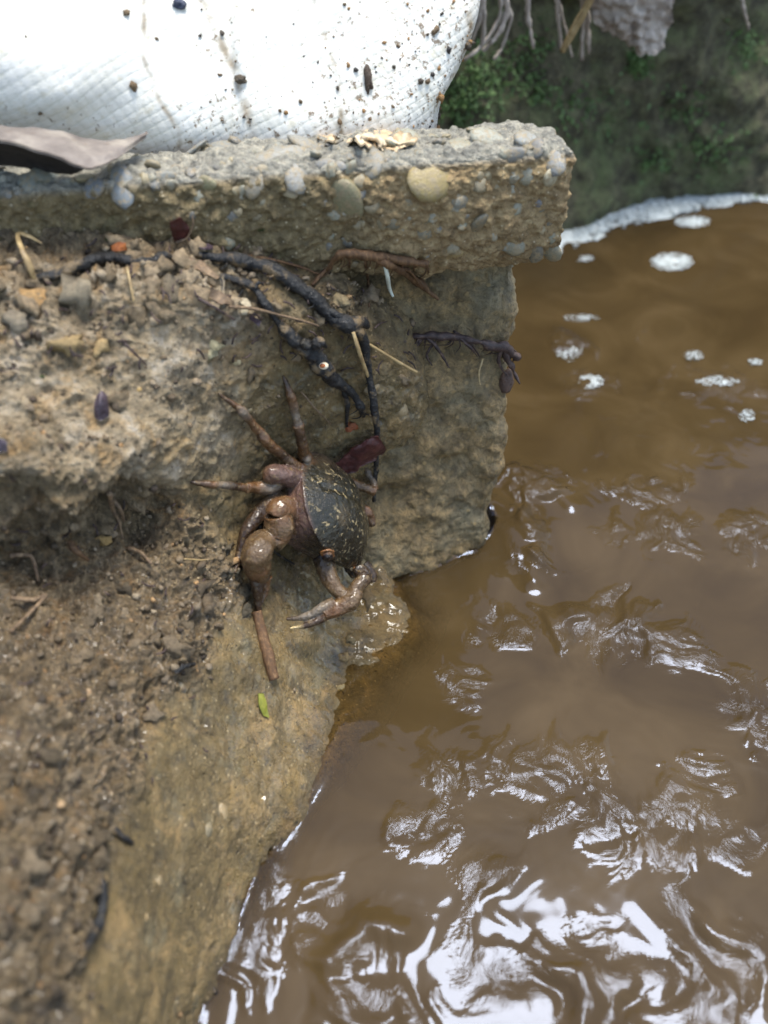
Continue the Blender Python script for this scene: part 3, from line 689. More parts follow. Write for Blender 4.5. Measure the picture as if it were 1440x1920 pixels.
def strand(name, pts, R, mat, label, cat, rough=0.25, nseg=8, lift=0.0, which=None, group=None, seed=1, branches=(), flat=1.0, sub=8, hairs=0):
    """a root, twig or straw lying on whatever is behind it; pts are (x, y) or (x, y, lift)"""
    def world(pp): return [on(p[0], p[1], (p[2] if len(p) > 2 else lift), which) for p in pp]
    W_ = world(pts); parts = [tube(W_, R if hasattr(R, '__len__') else [R] * len(pts), nseg, sub, rough, seed, flat)]
    for bp, br in branches: parts.append(tube(world(bp), br, 6, 6, rough, seed + 3))
    for k in range(hairs):
        i = random.randrange(len(pts) - 1); t = random.random(); a, b = pts[i], pts[i + 1]; la, lb = (a[2] if len(a) > 2 else lift), (b[2] if len(b) > 2 else lift)
        hx, hy, hl = a[0] + (b[0] - a[0]) * t, a[1] + (b[1] - a[1]) * t, la + (lb - la) * t
        an = random.gauss(1.3, .8); L = random.uniform(10, 38)
        parts.append(tube(world([(hx, hy, hl), (hx + L * .5 * math.cos(an), hy + L * .5 * math.sin(an), hl * .9), (hx + L * math.cos(an + .5), hy + L * math.sin(an + .5), hl * .5)]), [.028, .024, .01], 5, 4))
    V, Fc = joinp(parts)
    return link(name, mesh_from(name, V, Fc, mat), label=label, cat=cat, group=group, base=W_[0])
#@@DETAILS
# ================================================================== PIECES OF THE SETTING
def lumps(n_templates, base, amp, freq, seed):
    out = []
    for k in range(n_templates):
        V, Fc = base; d = 1 + amp * fbm(V * freq + 7.7 * k + seed, 3, 200 + k)
        out.append((V * d[:, None], Fc))
    return out
PEB_T = [mesh_from('pebble', V, [tuple(f) for f in Fc], M_PEB) for V, Fc in lumps(8, ICO2, 0.42, 1.1, 0)]
PEB_B = [mesh_from('pebble', V, [tuple(f) for f in Fc], M_PEB) for V, Fc in lumps(6, ICO2, 0.16, 0.9, 5)]
def mat_clod():
    b = NB('clod'); oc = b.n('ShaderNodeObjectInfo'); v = b.pos; n = b.noise(6, 5, 0.65, v)
    c = b.mix(1.0, oc.outputs['Color'], b.ramp(n, [(0.25, 0.5), (0.7, 1.25)]), 'MULTIPLY')
    b.bsdf(c, b.ramp(b.noise(5, 3, 0.6, v), [(0.35, 0.3), (0.65, 0.7)]), b.bump(b.noise(14, 5, 0.7, v), 0.10, 1.0), 0.5); return b.m
M_CLOD = mat_clod()
CLOD_T = [mesh_from('clod', V, [tuple(f) for f in Fc], M_CLOD) for V, Fc in lumps(9, ICO2, 1.15, 1.7, 3)]
def place(name, me, p, n, radii, color, parent, yaw=None):
    o = bpy.data.objects.new(name, me); COL.objects.link(o)
    n = Vector(n).normalized(); q = n.to_track_quat('Z', 'Y').to_matrix().to_4x4() @ Matrix.Rotation(random.uniform(0, 6.28) if yaw is None else yaw, 4, 'Z')
    m = Matrix.Translation(Vector(np.asarray(p) * S)) @ q @ Matrix.Diagonal((*radii, 1))
    o.color = color
    if parent:
        o.parent = parent; o.matrix_parent_inverse = Matrix.Translation(-Vector(parent.location))
    o.matrix_basis = m
    return o
PCOL = [lin(92, 106, 118), lin(112, 124, 124), lin(78, 88, 100), lin(134, 140, 128), lin(150, 150, 138), lin(122, 112, 88), lin(104, 116, 104), lin(160, 146, 112)]
# slab aggregate that can be picked out: picture x, y, half-length and half-height in pixels, colour
AGG = [(808,332,46,26,lin(164,140,72)),(870,385,20,17,lin(96,104,104)),(955,294,34,13,lin(88,98,108)),(1000,276,18,9,lin(96,104,116)),(1036,296,22,15,lin(116,128,140)),
 (1040,335,24,17,lin(186,178,150)),(988,330,20,18,lin(136,138,124)),(903,425,22,30,lin(92,92,86)),(1008,384,9,9,lin(70,84,112)),(855,378,14,14,lin(100,104,100)),
 (645,392,36,52,lin(120,118,82)),(170,352,24,17,lin(84,108,138)),(225,346,22,18,lin(96,120,142)),(500,296,80,12,lin(138,142,142)),(590,270,45,12,lin(120,126,128)),
 (860,268,42,15,lin(156,162,150)),(760,262,30,14,lin(150,160,148)),(690,300,26,16,lin(118,122,122)),(935,258,50,12,lin(160,166,156)),(1000,258,35,10,lin(146,156,160)),
 (735,420,18,16,lin(96,98,88)),(795,440,14,14,lin(88,88,78)),(960,462,22,18,lin(112,114,100)),(1005,480,14,22,lin(66,70,72)),(1030,478,20,20,lin(108,108,92)),
(846,480,22,20,lin(168,140,80)),(845,520,26,18,lin(160,136,78)),(300,335,34,12,lin(104,120,128)),
 (360,290,38,10,lin(122,134,140)),(430,268,36,9,lin(112,122,126)),(270,300,26,10,lin(130,140,140)),(95,330,36,12,lin(126,138,134)),(40,345,30,14,lin(118,132,132)),
 (560,330,26,14,lin(140,146,150)),(470,340,22,14,lin(112,112,108)),(385,345,20,14,lin(110,112,72)),(680,340,18,12,lin(136,124,96)),(620,310,30,12,lin(134,140,146)),
 (930,350,14,11,lin(150,134,100)),(905,330,13,10,lin(140,126,96)),(1020,430,12,10,lin(158,142,108)),(770,380,13,11,lin(120,106,76)),(700,390,16,12,lin(110,100,70)),(450,250,40,9,lin(118,128,132)),(650,265,26,9,lin(124,126,118))]
def px2cm(px, dist): return px * dist / F
for (px, py, a, b_, colr) in AGG:
    p, n, d = hit(px, py, ['slab'])
    q = Vector(n).to_track_quat('Z', 'Y').to_matrix(); up = np.array(q @ Vector((0, 1, 0)))
    ra, rb = px2cm(a, d), px2cm(b_, d)
    if n[2] > 0.6: rb = min(rb * 2.2, 0.6)
    ex = Vector(E); loc = q.inverted() @ ex; yaw = math.atan2(loc.y, loc.x)
    o = place('pebble', random.choice(PEB_B), p - n * min(ra, rb) * 0.40, n, (ra, rb, min(ra, rb) * 0.50), colr, slab, yaw=yaw + random.uniform(-.25, .25))
for k in range(150):
    px, py = random.uniform(-20, 1085), None
    if random.random() < 0.62:
        s, nn = random.uniform(-15, -0.6), random.uniform(0.15, 2.2); p = slabpt(s - nn * 0.2, nn, 20)
        r = T_SLAB.ray_cast(Vector(p), Vector((0, 0, -1)))
        if r[0] is None or s > -1.0: continue
        p, n = np.array(r[0]), np.array(r[1])
    else:
        p, n, d = hit(random.uniform(300, 1040), random.uniform(310, 500), ['slab'])
    n = n if n @ (CAM - p) > 0 else -n
    ra = random.uniform(0.09, 0.26); rb = ra * random.uniform(0.6, 0.95)
    place('pebble', random.choice(PEB_T), p - n * rb * 0.46, n, (ra, rb, rb * 0.60), random.choice(PCOL), slab)

# mud clods and stones that stand out on the bank
SCOL = [lin(128, 110, 84), lin(146, 126, 98), lin(112, 96, 72), lin(160, 140, 112), lin(136, 118, 92)]
clodspots = []
for k in range(80):
    r = random.random()
    if r < 0.55: px, py = random.uniform(-20, 520), random.uniform(425, 600)
    elif r < 0.60: px, py = random.uniform(-20, 260), random.uniform(620, 900)
    elif r < 0.88:
        py = random.uniform(1080, 1900); px = random.uniform(-20, np.interp(py, [1080, 1200, 1300, 1450, 1600, 1900], [400, 370, 320, 250, 200, 140]))
    else: px, py = random.uniform(440, 760), random.uniform(520, 720)
    clodspots.append((px, py, random.uniform(0.10, 0.30), random.choice(SCOL)))
for px, py, r_, c_ in [(60,560,.34,lin(176,140,92)),(40,605,.34,lin(140,128,108)),(130,650,.36,lin(168,142,98)),(190,655,.26,lin(178,150,104)),(130,430,.3,SCOL[1]),(160,415,.35,SCOL[3]),(210,425,.28,SCOL[3]),
                       (190,440,.25,SCOL[1]),(270,430,.24,SCOL[3]),(110,420,.24,SCOL[0]),(230,470,.26,SCOL[1]),(300,500,.3,SCOL[0]),(320,545,.42,lin(120,106,84)),(260,590,.25,SCOL[2]),(385,632,.2,SCOL[3]),
                       (400,655,.22,lin(190,178,140)),(455,575,.25,lin(206,190,160)),(370,560,.3,SCOL[1]),(150,560,.4,lin(150,136,112)),(60,500,.3,SCOL[0]),(300,460,.26,SCOL[1]),(350,500,.3,SCOL[1]),
                       (370,1110,.34,lin(120,102,78)),(390,1140,.3,lin(128,110,86)),(350,1170,.32,SCOL[0]),(330,1215,.4,SCOL[1]),(250,1210,.3,SCOL[1]),(140,985,.2,SCOL[1]),(195,1015,.2,lin(160,130,80)),(440,1070,.26,lin(96,86,66)),(425,1030,.24,lin(90,80,62)),(455,1110,.26,lin(104,92,70)),(460,1145,.2,lin(104,92,70)),
                       (645,1235,.22,lin(150,126,84)),(640,1290,.18,lin(160,140,96)),(655,1200,.2,lin(120,104,70)),(690,1120,.3,lin(120,100,68)),(635,560,.3,lin(168,146,108)),(600,600,.25,SCOL[0])]:
    clodspots.append((px, py, r_, c_))
for px, py, r_, c_ in clodspots:
    p, n, d = hit(px, py, ['bank'])
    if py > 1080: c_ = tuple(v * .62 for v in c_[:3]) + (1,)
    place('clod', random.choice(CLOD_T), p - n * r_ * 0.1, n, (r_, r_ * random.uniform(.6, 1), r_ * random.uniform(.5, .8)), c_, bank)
for px, py, r_, c_ in [(5,830,.3,lin(50,58,78)),(260,730,.12,lin(196,150,60)),(150,835,.14,lin(200,150,90)),(215,460,.1,lin(196,150,100)),(165,1300,.12,lin(170,120,70)),(345,1290,.2,lin(70,66,60)),(445,680,.2,lin(206,190,140)),(470,770,.14,lin(150,126,80)),(700,730,.3,lin(150,118,74)),(760,770,.35,lin(158,128,84)),
                       (300,1650,.2,lin(160,126,76)),(275,1720,.15,lin(180,140,80)),(420,1520,.3,lin(146,116,70)),(395,1560,.3,lin(84,78,58)),(110,1500,.2,lin(176,132,84)),(140,1360,.16,lin(184,140,90))]:
    p, n, d = hit(px, py, ['bank'])
    place('pebble', random.choice(PEB_B), p - n * r_ * 0.42, n, (r_, r_ * .8, r_ * .55), c_, bank)

# uncountable crumbs over the crumbly soil
def scatter(name, pos, nor, sizes, cols, tpl, mat, sink=0.0, **k):
    n = len(pos); R_ = rotmats(n); ti = rng.integers(0, len(tpl), n); Vs, Fs, Cs, o = [], [], [], 0
    for t, (V, Fc) in enumerate(tpl):
        idx = np.where(ti == t)[0]
        if not len(idx): continue
        A = np.einsum('nij,vj->nvi', R_[idx], V) * sizes[idx][:, None, None] + (pos[idx] + nor[idx] * (sizes[idx] * (0.2 - sink))[:, None])[:, None]
        Fs.append((Fc[None] + (np.arange(len(idx)) * len(V))[:, None, None]).reshape(-1, Fc.shape[1]) + o)
        Vs.append(A.reshape(-1, 3)); Cs.append(np.repeat(cols[idx], len(V), 0)); o += len(idx) * len(V)
    me = mesh_from(name, np.concatenate(Vs), np.concatenate(Fs), mat); attr(me, 'col', np.concatenate(Cs))
    return link(name, me, **k)
LT = lumps(8, ICO1, 1.1, 1.9, 9)
vis = (bx > -80) & (bx < 800) & (by > 400) & (by < 1990)
pw_ = gran * vis * (0.25 + 0.75 * sstep(-0.1, 0.3, fbm(Pf * 0.7, 3, 130))) + 0.004 * vis
ci = rng.choice(len(Pf), 1500, p=pw_ / pw_.sum())
pal = np.array([lin(120, 102, 78)[:3], lin(140, 122, 98)[:3], lin(96, 80, 60)[:3], lin(162, 144, 118)[:3], lin(74, 60, 46)[:3], lin(172, 136, 94)[:3]])
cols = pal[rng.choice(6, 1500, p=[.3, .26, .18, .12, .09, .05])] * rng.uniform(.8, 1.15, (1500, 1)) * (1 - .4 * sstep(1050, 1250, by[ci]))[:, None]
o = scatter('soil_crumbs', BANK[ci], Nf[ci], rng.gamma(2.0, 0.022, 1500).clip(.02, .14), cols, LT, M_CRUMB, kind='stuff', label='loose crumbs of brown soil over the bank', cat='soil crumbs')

# dirt on the sack
okk = np.where((kx > -20) & (kx < 880) & (ky > -20) & (ky < 240))[0]
wgt = 0.15 + sstep(450, 800, kx[okk]) + 0.7 * np.exp(-((kx[okk] - 420) / 45) ** 2) + 0.5 * np.exp(-((kx[okk] - 630) / 25) ** 2)
di = okk[rng.choice(len(okk), 330, p=wgt / wgt.sum())]
dc = np.array([lin(70, 58, 44)[:3], lin(110, 88, 60)[:3], lin(48, 42, 38)[:3], lin(150, 112, 66)[:3]])[rng.choice(4, 330)]
scatter('dirt_specks', SACK[di], Nk[di], rng.gamma(1.5, 0.02, 330).clip(.012, .12), dc, LT, M_CRUMB, kind='stuff', label='small specks of dirt stuck on the white sack', cat='dirt')
def lump_thing(name, px, py, radii, col, label, cat, which=None, sink=0.2, amp=0.6, tpl=None, mat=None):
    p, n, d = hit(px, py, which); V, Fc = ICO3
    V = V * (1 + amp * fbm(V * 1.3 + px, 4, 140))[:, None] * np.array(radii)
    q = np.array(Vector(n).to_track_quat('Z', 'Y').to_matrix()); V = V @ q.T + p + n * (radii[2] * (1 - 2 * sink) * .5)
    me = mesh_from(name, V, [tuple(f) for f in Fc], mat or M_CRUMB); attr(me, 'col', np.repeat([col[:3]], len(V), 0))
    return link(name, me, label=label, cat=cat, base=p)
lump_thing('mud_clod', 690, 150, (.12, .30, .12), lin(66, 50, 36), 'tall dark mud clod stuck on the right of the sack', 'mud clod', ['sack'])
lump_thing('mud_clod', 452, 150, (.17, .10, .09), lin(78, 66, 50), 'small brown mud clod in the middle of the sack', 'mud clod', ['sack'])
lump_thing('stone_chip', 336, 8, (.17, .15, .1), lin(62, 68, 88), 'blue grey stone chip near the top edge of the sack', 'stone', ['sack'])
lump_thing('mud_clod', 540, 252, (.32, .3, .25), lin(116, 98, 78), 'twisted grey brown mud lump on the slab beside the pale dry leaf', 'mud clod', ['slab'], amp=1.0)
lump_thing('mud_clod', 585, 254, (.14, .2, .22), lin(82, 64, 46), 'dark crumb of mud at the tip of the pale dry leaf', 'mud clod', ['slab'], amp=1.0)
lump_thing('mud_clod', 480, 256, (.13, .13, .13), lin(104, 78, 52), 'small brown crumb against the foot of the sack', 'mud clod', ['slab'], amp=.8)

# ================================================================== LEAVES
def leaf(name, rows, mat, label, thick=0.025, mode='lift', n=(24, 30), ragged=0.0, which=None, wav=0.04, seed=1):
    """a sheet of picture points (x, y, lift or height), given real thickness"""
    P = np.array([[(on(a, b, c, which) if mode == 'lift' else atz(a, b, c)) for a, b, c in r] for r in rows])
    g = crom(crom(P, n[0], 0), n[1], 1); nn = gnormals(g)
    if np.sum(nn * (CAM - g)) < 0: nn = -nn
    f = g.reshape(-1, 3); g = g + nn * (wav * fbm(f * 2.2, 3, seed).reshape(n[0], n[1], 1))
    if ragged:
        e = ragged * fbm(f * 3.1, 3, seed + 5).reshape(n[0], n[1], 1)
        tr = np.linspace(-1, 1, n[0]).reshape(-1, 1, 1); d0 = g[-1] - g[0]
        g = g + d0[None] * e * np.sign(tr) * np.abs(tr) ** 3
    top = g.reshape(-1, 3); bot = (g - nn * thick).reshape(-1, 3); N_ = len(top); fa = gridfaces(*n)
    Fc = [tuple(x) for x in fa] + [tuple(x + N_)[::-1] for x in fa]
    idx = np.arange(N_).reshape(n); loop = list(idx[0]) + list(idx[1:, -1]) + list(idx[-1, -2::-1]) + list(idx[-2:0:-1, 0])
    for a, b in zip(loop, loop[1:] + loop[:1]): Fc.append((a, b, b + N_, a + N_))
    return link(name, mesh_from(name, np.concatenate([top, bot]), Fc, mat), label=label, cat='leaf', base=P[-1, 0])
leaf('curled_leaf', [[(-70,222,15.4),(30,238,15.35),(110,246,15.2),(175,262,14.85),(225,262,14.75),(276,244,14.75)],
                     [(-70,240,15.6),(30,252,15.5),(105,266,15.3),(170,285,15.0),(222,275,14.9),(276,249,14.8)],
                     [(-70,258,15.6),(25,268,15.5),(100,290,15.25),(166,314,14.9),(222,294,14.8),(274,258,14.7)]], M_LEAFB, 'long curled grey brown dead leaf on the left end of the slab', mode='z', thick=0.06, wav=0.05)
M_GAPSHADE = simple('painted_gap_shade', [(0.3, lin(16, 13, 12)), (0.7, lin(34, 27, 24))], 2, (0.6, 0.8), 0.03)  # near-black colour painted in for the shaded hollow under the curled leaf
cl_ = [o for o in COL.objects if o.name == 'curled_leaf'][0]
u_ = leaf('gap_shade_sheet', [[(-70,262,15.5),(25,272,15.4),(100,294,15.15),(160,316,14.85)], [(-70,282,14.9),(25,290,14.8),(95,308,14.6),(150,322,14.45)], [(-70,306,14.35),(20,312,14.35),(85,322,14.3),(135,328,14.25)]], M_GAPSHADE, 'near-black sheet painted as the shade under the curled leaf', mode='z', thick=0.03)
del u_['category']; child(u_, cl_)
leaf('dry_leaf', [[(590,245,.25),(640,239,.35),(690,235,.35),(740,241,.3),(775,253,.2)], [(595,256,.2),(640,251,.3),(690,253,.3),(735,259,.25),(780,265,.15)], [(600,263,.1),(645,263,.2),(690,271,.25),(730,279,.15),(770,269,.1)]],
     M_LEAFT, 'pale crumpled dry leaf lying on the middle of the slab', which=['slab'], wav=0.16, ragged=0.35, thick=0.04, seed=4, n=(30, 44))
leaf('dry_leaf_scrap', [[(722,245,.3),(750,249,.35),(785,263,.2)], [(700,275,.15),(735,279,.2),(775,271,.1)]], M_LEAFT, 'torn pale leaf scrap at the right tip of the crumpled dry leaf', which=['slab'], wav=0.12, ragged=0.3, seed=9)
leaf('maroon_leaf', [[(622,874,.5),(655,848,.7),(690,821,.8),(708,818,.8)], [(630,886,.5),(662,862,.75),(698,836,.9),(724,842,.8)], [(640,899,.5),(672,880,.7),(704,860,.8),(716,852,.8)]], M_MAROON, 'dark maroon strip of leaf behind the crab shell', which=['bank', 'wall'], wav=0.05, ragged=0.18, thick=0.03, n=(18, 40), seed=6)
leaf('maroon_leaf', [[(318,418,.3),(338,410,.45),(352,420,.3)], [(322,440,.3),(340,436,.45),(356,436,.3)], [(330,455,.1),(342,452,.2),(350,448,.1)]], M_MAROON, 'small dark maroon leaf standing in the soil under the slab', which=['bank', 'slab'], seed=8)
leaf('wet_leaf', [[(364,460,.25),(382,455,.3),(400,460,.25)], [(366,464,.25),(382,466,.3),(399,465,.25)]], M_DLEAF, 'tiny shiny grey leaf beside the black root', which=['bank', 'slab'])
leaf('wet_leaf', [[(180,740,.25),(190,732,.35),(200,738,.25)], [(176,760,.25),(188,758,.4),(203,762,.25)], [(178,782,.1),(190,788,.2),(204,780,.15)]], M_DLEAF, 'shiny dark purple leaf bit on the pale mud at left', which=['bank'])
leaf('leaf_scrap', [[(345,478,.25),(375,488,.3),(412,520,.2)], [(340,492,.2),(368,505,.25),(405,524,.15)]], M_RLET, 'ragged tan leaf scrap lying across the start of the black roots', which=['bank'], ragged=.3, seed=12)
leaf('leaf_scrap', [[(395,540,.25),(425,550,.3),(440,566,.2)], [(392,556,.15),(418,570,.2),(434,574,.1)]], M_RLET, 'torn tan leaf scrap below the start of the black roots', which=['bank'], ragged=.3, seed=15)
leaf('green_leaf', [[(484,1300,.12),(494,1300,.14)], [(486,1322,.14),(500,1320,.16)], [(494,1342,.1),(505,1346,.1)]], M_GREEN, 'small yellow green leaf stuck on the wet clay below the brown twig', which=['bank'], thick=.02)
leaf('orange_chip', [[(208,462,.25),(222,454,.3),(236,456,.25)], [(210,472,.15),(224,470,.2),(237,468,.15)]], M_RUST, 'small orange bark chip in the soil under the slab', which=['bank', 'slab'])
leaf('wet_leaf', [[(470,590,.2),(490,602,.22)], [(468,598,.15),(486,612,.15)]], M_DLEAF, 'tiny purple leaf bit between the two black roots', which=['bank'])
leaf('dark_leaf', [[(-10,820,.3),(12,826,.35)], [(-10,850,.2),(14,846,.25)]], M_DLEAF, 'dark blue grey scrap at the left edge of the mud', which=['bank'])

# ================================================================== ROOTS, TWIGS, STRAWS
BW = ['bank', 'wall', 'slab']
strand('black_root', [(372,478,.1),(415,484,.2),(465,492,.25),(520,512,.28),(575,548,.3),(620,590,.35),(655,612,.4),(683,640,.4),(690,690,.35),(700,750,.4),(707,810,.5),(705,870,.5),(701,940,.3)],
       [.10,.15,.19,.20,.21,.20,.23,.15,.11,.12,.09,.08,.06], M_ROOT, 'thick black root curving from the soil down past the maroon leaf', 'root', .38, 16, which=['bank', 'wall'], seed=11, hairs=22,
       branches=[([(655,612,.45),(675,604,.45),(690,612,.35)], [.25,.2,.1]), ([(600,575,.3),(630,590,.5),(650,600,.5)], [.1,.1,.05])])
rb = strand('black_root', [(385,512,.1),(430,522,.15),(478,540,.2),(500,575,.2),(525,608,.25),(552,638,.3),(585,662,.4),(606,692,.4),(632,716,.35),(660,736,.3),(676,760,.25),(682,780,.2)],
       [.07,.10,.11,.13,.14,.19,.30,.27,.15,.13,.13,.07], M_ROOT, 'lower black root with a knobbly burl and a pale cut stub', 'root', .65, 16, which=['bank'], seed=17, hairs=16,
       branches=[([(588,648,.55),(600,642,.65),(612,650,.6)], [.16,.18,.08]), ([(565,640,.5),(578,650,.6)], [.12,.14]), ([(478,540,.3),(485,530,.4),(496,535,.3)], [.06,.05,.03]), ([(645,725,.25),(650,760,.15),(650,800,.08)], [.1,.09,.05])])
def ringpart(name, px, py, lift, ro, mat, parent, flat=.5, which=['bank']):
    p = on(px, py, lift, which); d = -ray(px, py); V, Fc = ICO2; q = np.array(Vector(d).to_track_quat('Z', 'Y').to_matrix())
    V = (V * np.array([ro, ro * .75, ro * flat])) @ q.T + p
    o = link(name, mesh_from(name, V, [tuple(f) for f in Fc], mat)); return child(o, parent)
st = ringpart('cut_stub', 607, 686, .66, .14, M_BONE, rb); st['label'] = 'pale cut ring with orange core'
pith = ringpart('core', 605, 686, .71, .085, M_RUST, rb)
strand('buried_root', [(60,522,.05),(110,512,.12),(160,494,.2),(205,484,.2),(255,492,.22),(300,486,.2),(335,482,.12)], [.08,.13,.17,.15,.13,.15,.1], M_ROOT, 'muddy dark root half buried in the soil under the slab at left', 'root', .7, 10, which=['bank'], seed=23)
strand('thin_black_root', [(186,1630,.1),(192,1680,.15),(186,1730,.15),(168,1765,.15),(150,1795,.1)], [.07,.12,.12,.09,.04], M_ROOT, 'thin black root on the mud at the lower left', 'root', .4, 8, which=['bank'], seed=29)
strand('straw', [(662,622,.75),(672,655,.75),(690,706,.6)], [.055,.07,.055], M_STRAW, 'short flat straw lying over the thick black root', 'straw', .1, 8, which=['bank', 'wall'], flat=.6)
strand('straw', [(688,643,.45),(735,672,.5),(782,699,.55)], [.04,.05,.05], M_STRAW, 'pale yellow straw pointing right from the thick black root', 'straw', .08, 8, which=['bank', 'wall'])
strand('straw', [(238,502,.35),(244,530,.4),(251,566,.25)], [.03,.04,.025], M_STRAW, 'thin orange straw standing in the soil near the slab', 'straw', .1, 6, which=['bank'])
strand('bent_straw', [(78,456,.3),(52,442,.55),(33,440,.6),(42,470,.55),(55,500,.4),(66,524,.2)], [.02,.05,.05,.07,.08,.05], M_STRAW, 'bent dry grass blade folded over at the far left', 'straw', .3, 8, which=BW, flat=.35)
strand('brown_twig', [(481,1146,.25),(492,1190,.22),(504,1235,.2),(514,1274,.12)], [.15,.17,.18,.17], M_TWIG, 'short brown twig stuck to the clay below the crab claw', 'twig', .12, 10, which=['bank'])
strand('root_twig', [(612,505,.2),(640,478,.4),(690,478,.5),(745,486,.5),(803,495,.4)], [.06,.12,.14,.12,.09], M_TWIG, 'brown broken root running along the underside of the slab', 'root', .6, 8, which=BW, seed=31, hairs=26,
       branches=[([(612,505,.2),(598,520,.15),(585,535,.1)], [.06,.06,.03]), ([(690,480,.5),(740,500,.6),(785,530,.5),(822,562,.4)], [.11,.13,.12,.05]), ([(740,500,.6),(770,510,.5),(790,540,.4)], [.06,.05,.03]), ([(685,490,.4),(690,530,.35),(692,575,.2)], [.05,.05,.03])])
strand('pale_rootlet', [(722,500,.5),(727,520,.6),(730,540,.6),(737,556,.5)], [.05,.065,.06,.035], M_WHITE, 'white rootlet hanging below the slab', 'rootlet', .05, 8, which=BW)
strand('hanging_root', [(752,634,.3),(800,630,.5),(850,632,.5),(900,642,.5),(945,655,.5),(972,672,.4)], [.08,.13,.12,.13,.18,.12], M_RDARK, 'dark matted root stretched across the footing under the slab', 'root', .9, 8, which=['wall'], seed=37, hairs=34,
       branches=[([(945,655,.5),(960,690,.45),(975,720,.3)], [.12,.09,.03]), ([(860,632,.5),(880,650,.5),(895,668,.4)], [.05,.05,.02]), ([(800,632,.5),(822,655,.45),(842,690,.3)], [.07,.06,.03]), ([(790,635,.4),(775,660,.3),(780,690,.25)], [.06,.06,.03]), ([(940,655,.5),(935,680,.4),(950,705,.3)], [.07,.06,.02]), ([(815,640,.4),(800,665,.3),(810,685,.2)],[.05,.04,.02]), ([(850,620,.4),(880,640,.5),(900,670,.4)],[.04,.04,.02])])
lump_thing('seed_pod', 950, 715, (.24, .42, .2), lin(84, 62, 50), 'brown oval lump on the footing below the matted root', 'seed pod', ['wall'], amp=.15, sink=.3)
RL = [([(905,672,.2),(898,700,.25),(900,722,.2)], .04, 'thin pale rootlet hanging under the matted root on the footing', M_STRAW, ['wall']),
      ([(205,925,.2),(210,950,.5),(222,975,.5),(230,1010,.3)], .07, 'forked pale rootlet hanging from the lip of the mud hollow', M_RLET, ['bank']),
      ([(212,938,.5),(226,955,.6),(233,978,.5)], .06, 'short rootlet beside the forked one in the mud hollow', M_RLET, ['bank']),
      ([(130,1015,.3),(145,1035,.4),(165,1050,.25)], .09, 'tan rootlet at the foot of the mud hollow', M_TWIG, ['bank']),
      ([(240,1028,.2),(262,1035,.4),(284,1057,.2)], .07, 'knobbly pale rootlet right of the mud hollow', M_RLET, ['bank']),
      ([(20,1042,.3),(45,1040,.35),(62,1048,.35),(72,1090,.2)], .07, 'bent rootlet below the hollow at the left edge', M_RLET, ['bank']),
      ([(20,1120,.2),(60,1125,.3),(85,1118,.25),(40,1165,.3),(20,1185,.2)], .07, 'tangled tan rootlet on the mud at the far left', M_RLET, ['bank']),
      ([(372,560,.2),(400,575,.25),(440,600,.2)], .045, 'thin reddish rootlet left of the lower black root', M_RDARK, ['bank']),
      ([(430,575,.2),(480,580,.25),(560,600,.25),(600,612,.2)], .05, 'thin brown rootlet running between the black roots', M_RLET, ['bank']),
      ([(565,735,.2),(590,765,.25),(620,795,.15)], .03, 'hair thin rootlet above the crab', M_RLET, ['bank']),
      ([(345,1048,.2),(375,1050,.25),(400,1048,.15)], .025, 'fine hair root left of the crab claw', M_STRAW, ['bank']),
      ([(330,455,.3),(352,445,.4),(362,420,.4),(360,405,.3)], .035, 'thin tan stalk beside the small maroon leaf', M_RLET, BW),
      ([(440,478,.15),(500,485,.2),(560,500,.2),(600,515,.15)], .05, 'reddish twig along the top of the thick black root', M_TWIG, BW),
      ([(230,640,.15),(250,660,.2),(275,685,.1)], .04, 'dark twig bit on the pale mud at left', M_RDARK, ['bank']),
      ([(505,1025,.2),(525,1042,.15),(552,1058,.1)], .05, 'dark splinter under the crab left claw', M_ROOT, ['bank']),
      ([(330,1260,.2),(345,1250,.25),(365,1245,.15)], .09, 'short black root stub on the mud below the clods', M_ROOT, ['bank']),
      ([(215,1555,.1),(232,1570,.15),(250,1580,.1)], .08, 'black bark bit on the clay at lower left', M_ROOT, ['bank'])]
for k, (pts, r_, lab, mt, wh) in enumerate(RL):
    strand('rootlet', pts, np.linspace(r_, r_ * .55, len(pts)), mt, lab, 'rootlet', .5, 7, which=wh, seed=300 + k)
lump_thing('rusty_lump', 655, 800, (.2, .14, .12), lin(140, 78, 44), 'rust red lump at the end of the lower black root', 'soil lump', ['bank'], amp=.6)

# scattered plant fibres: too many and small to tell apart
parts = []
for k in range(150):
    r = random.random()
    if r < .5: px, py = random.uniform(0, 560), random.uniform(440, 700)
    elif r < .75: px, py = random.uniform(560, 780), random.uniform(490, 700)
    else: px, py = random.uniform(0, 400), random.uniform(900, 1500)
    a = random.uniform(0, 6.28); L = random.uniform(8, 28)
    pts = [on(px + t * L * math.cos(a + .5 * t), py + t * L * math.sin(a + .5 * t), .12 + .1 * random.random(), ['bank']) for t in (0, .5, 1)]
    if max(np.linalg.norm(pts[0] - pts[1]), np.linalg.norm(pts[1] - pts[2])) > 1.2: continue
    parts.append(tube(pts, [.03, .03, .015], 5, 3))
V, Fc = joinp(parts)
link('plant_fibres', mesh_from('plant_fibres', V, Fc, M_RDARK), kind='stuff', label='short dark plant fibres strewn over the soil', cat='plant fibres')

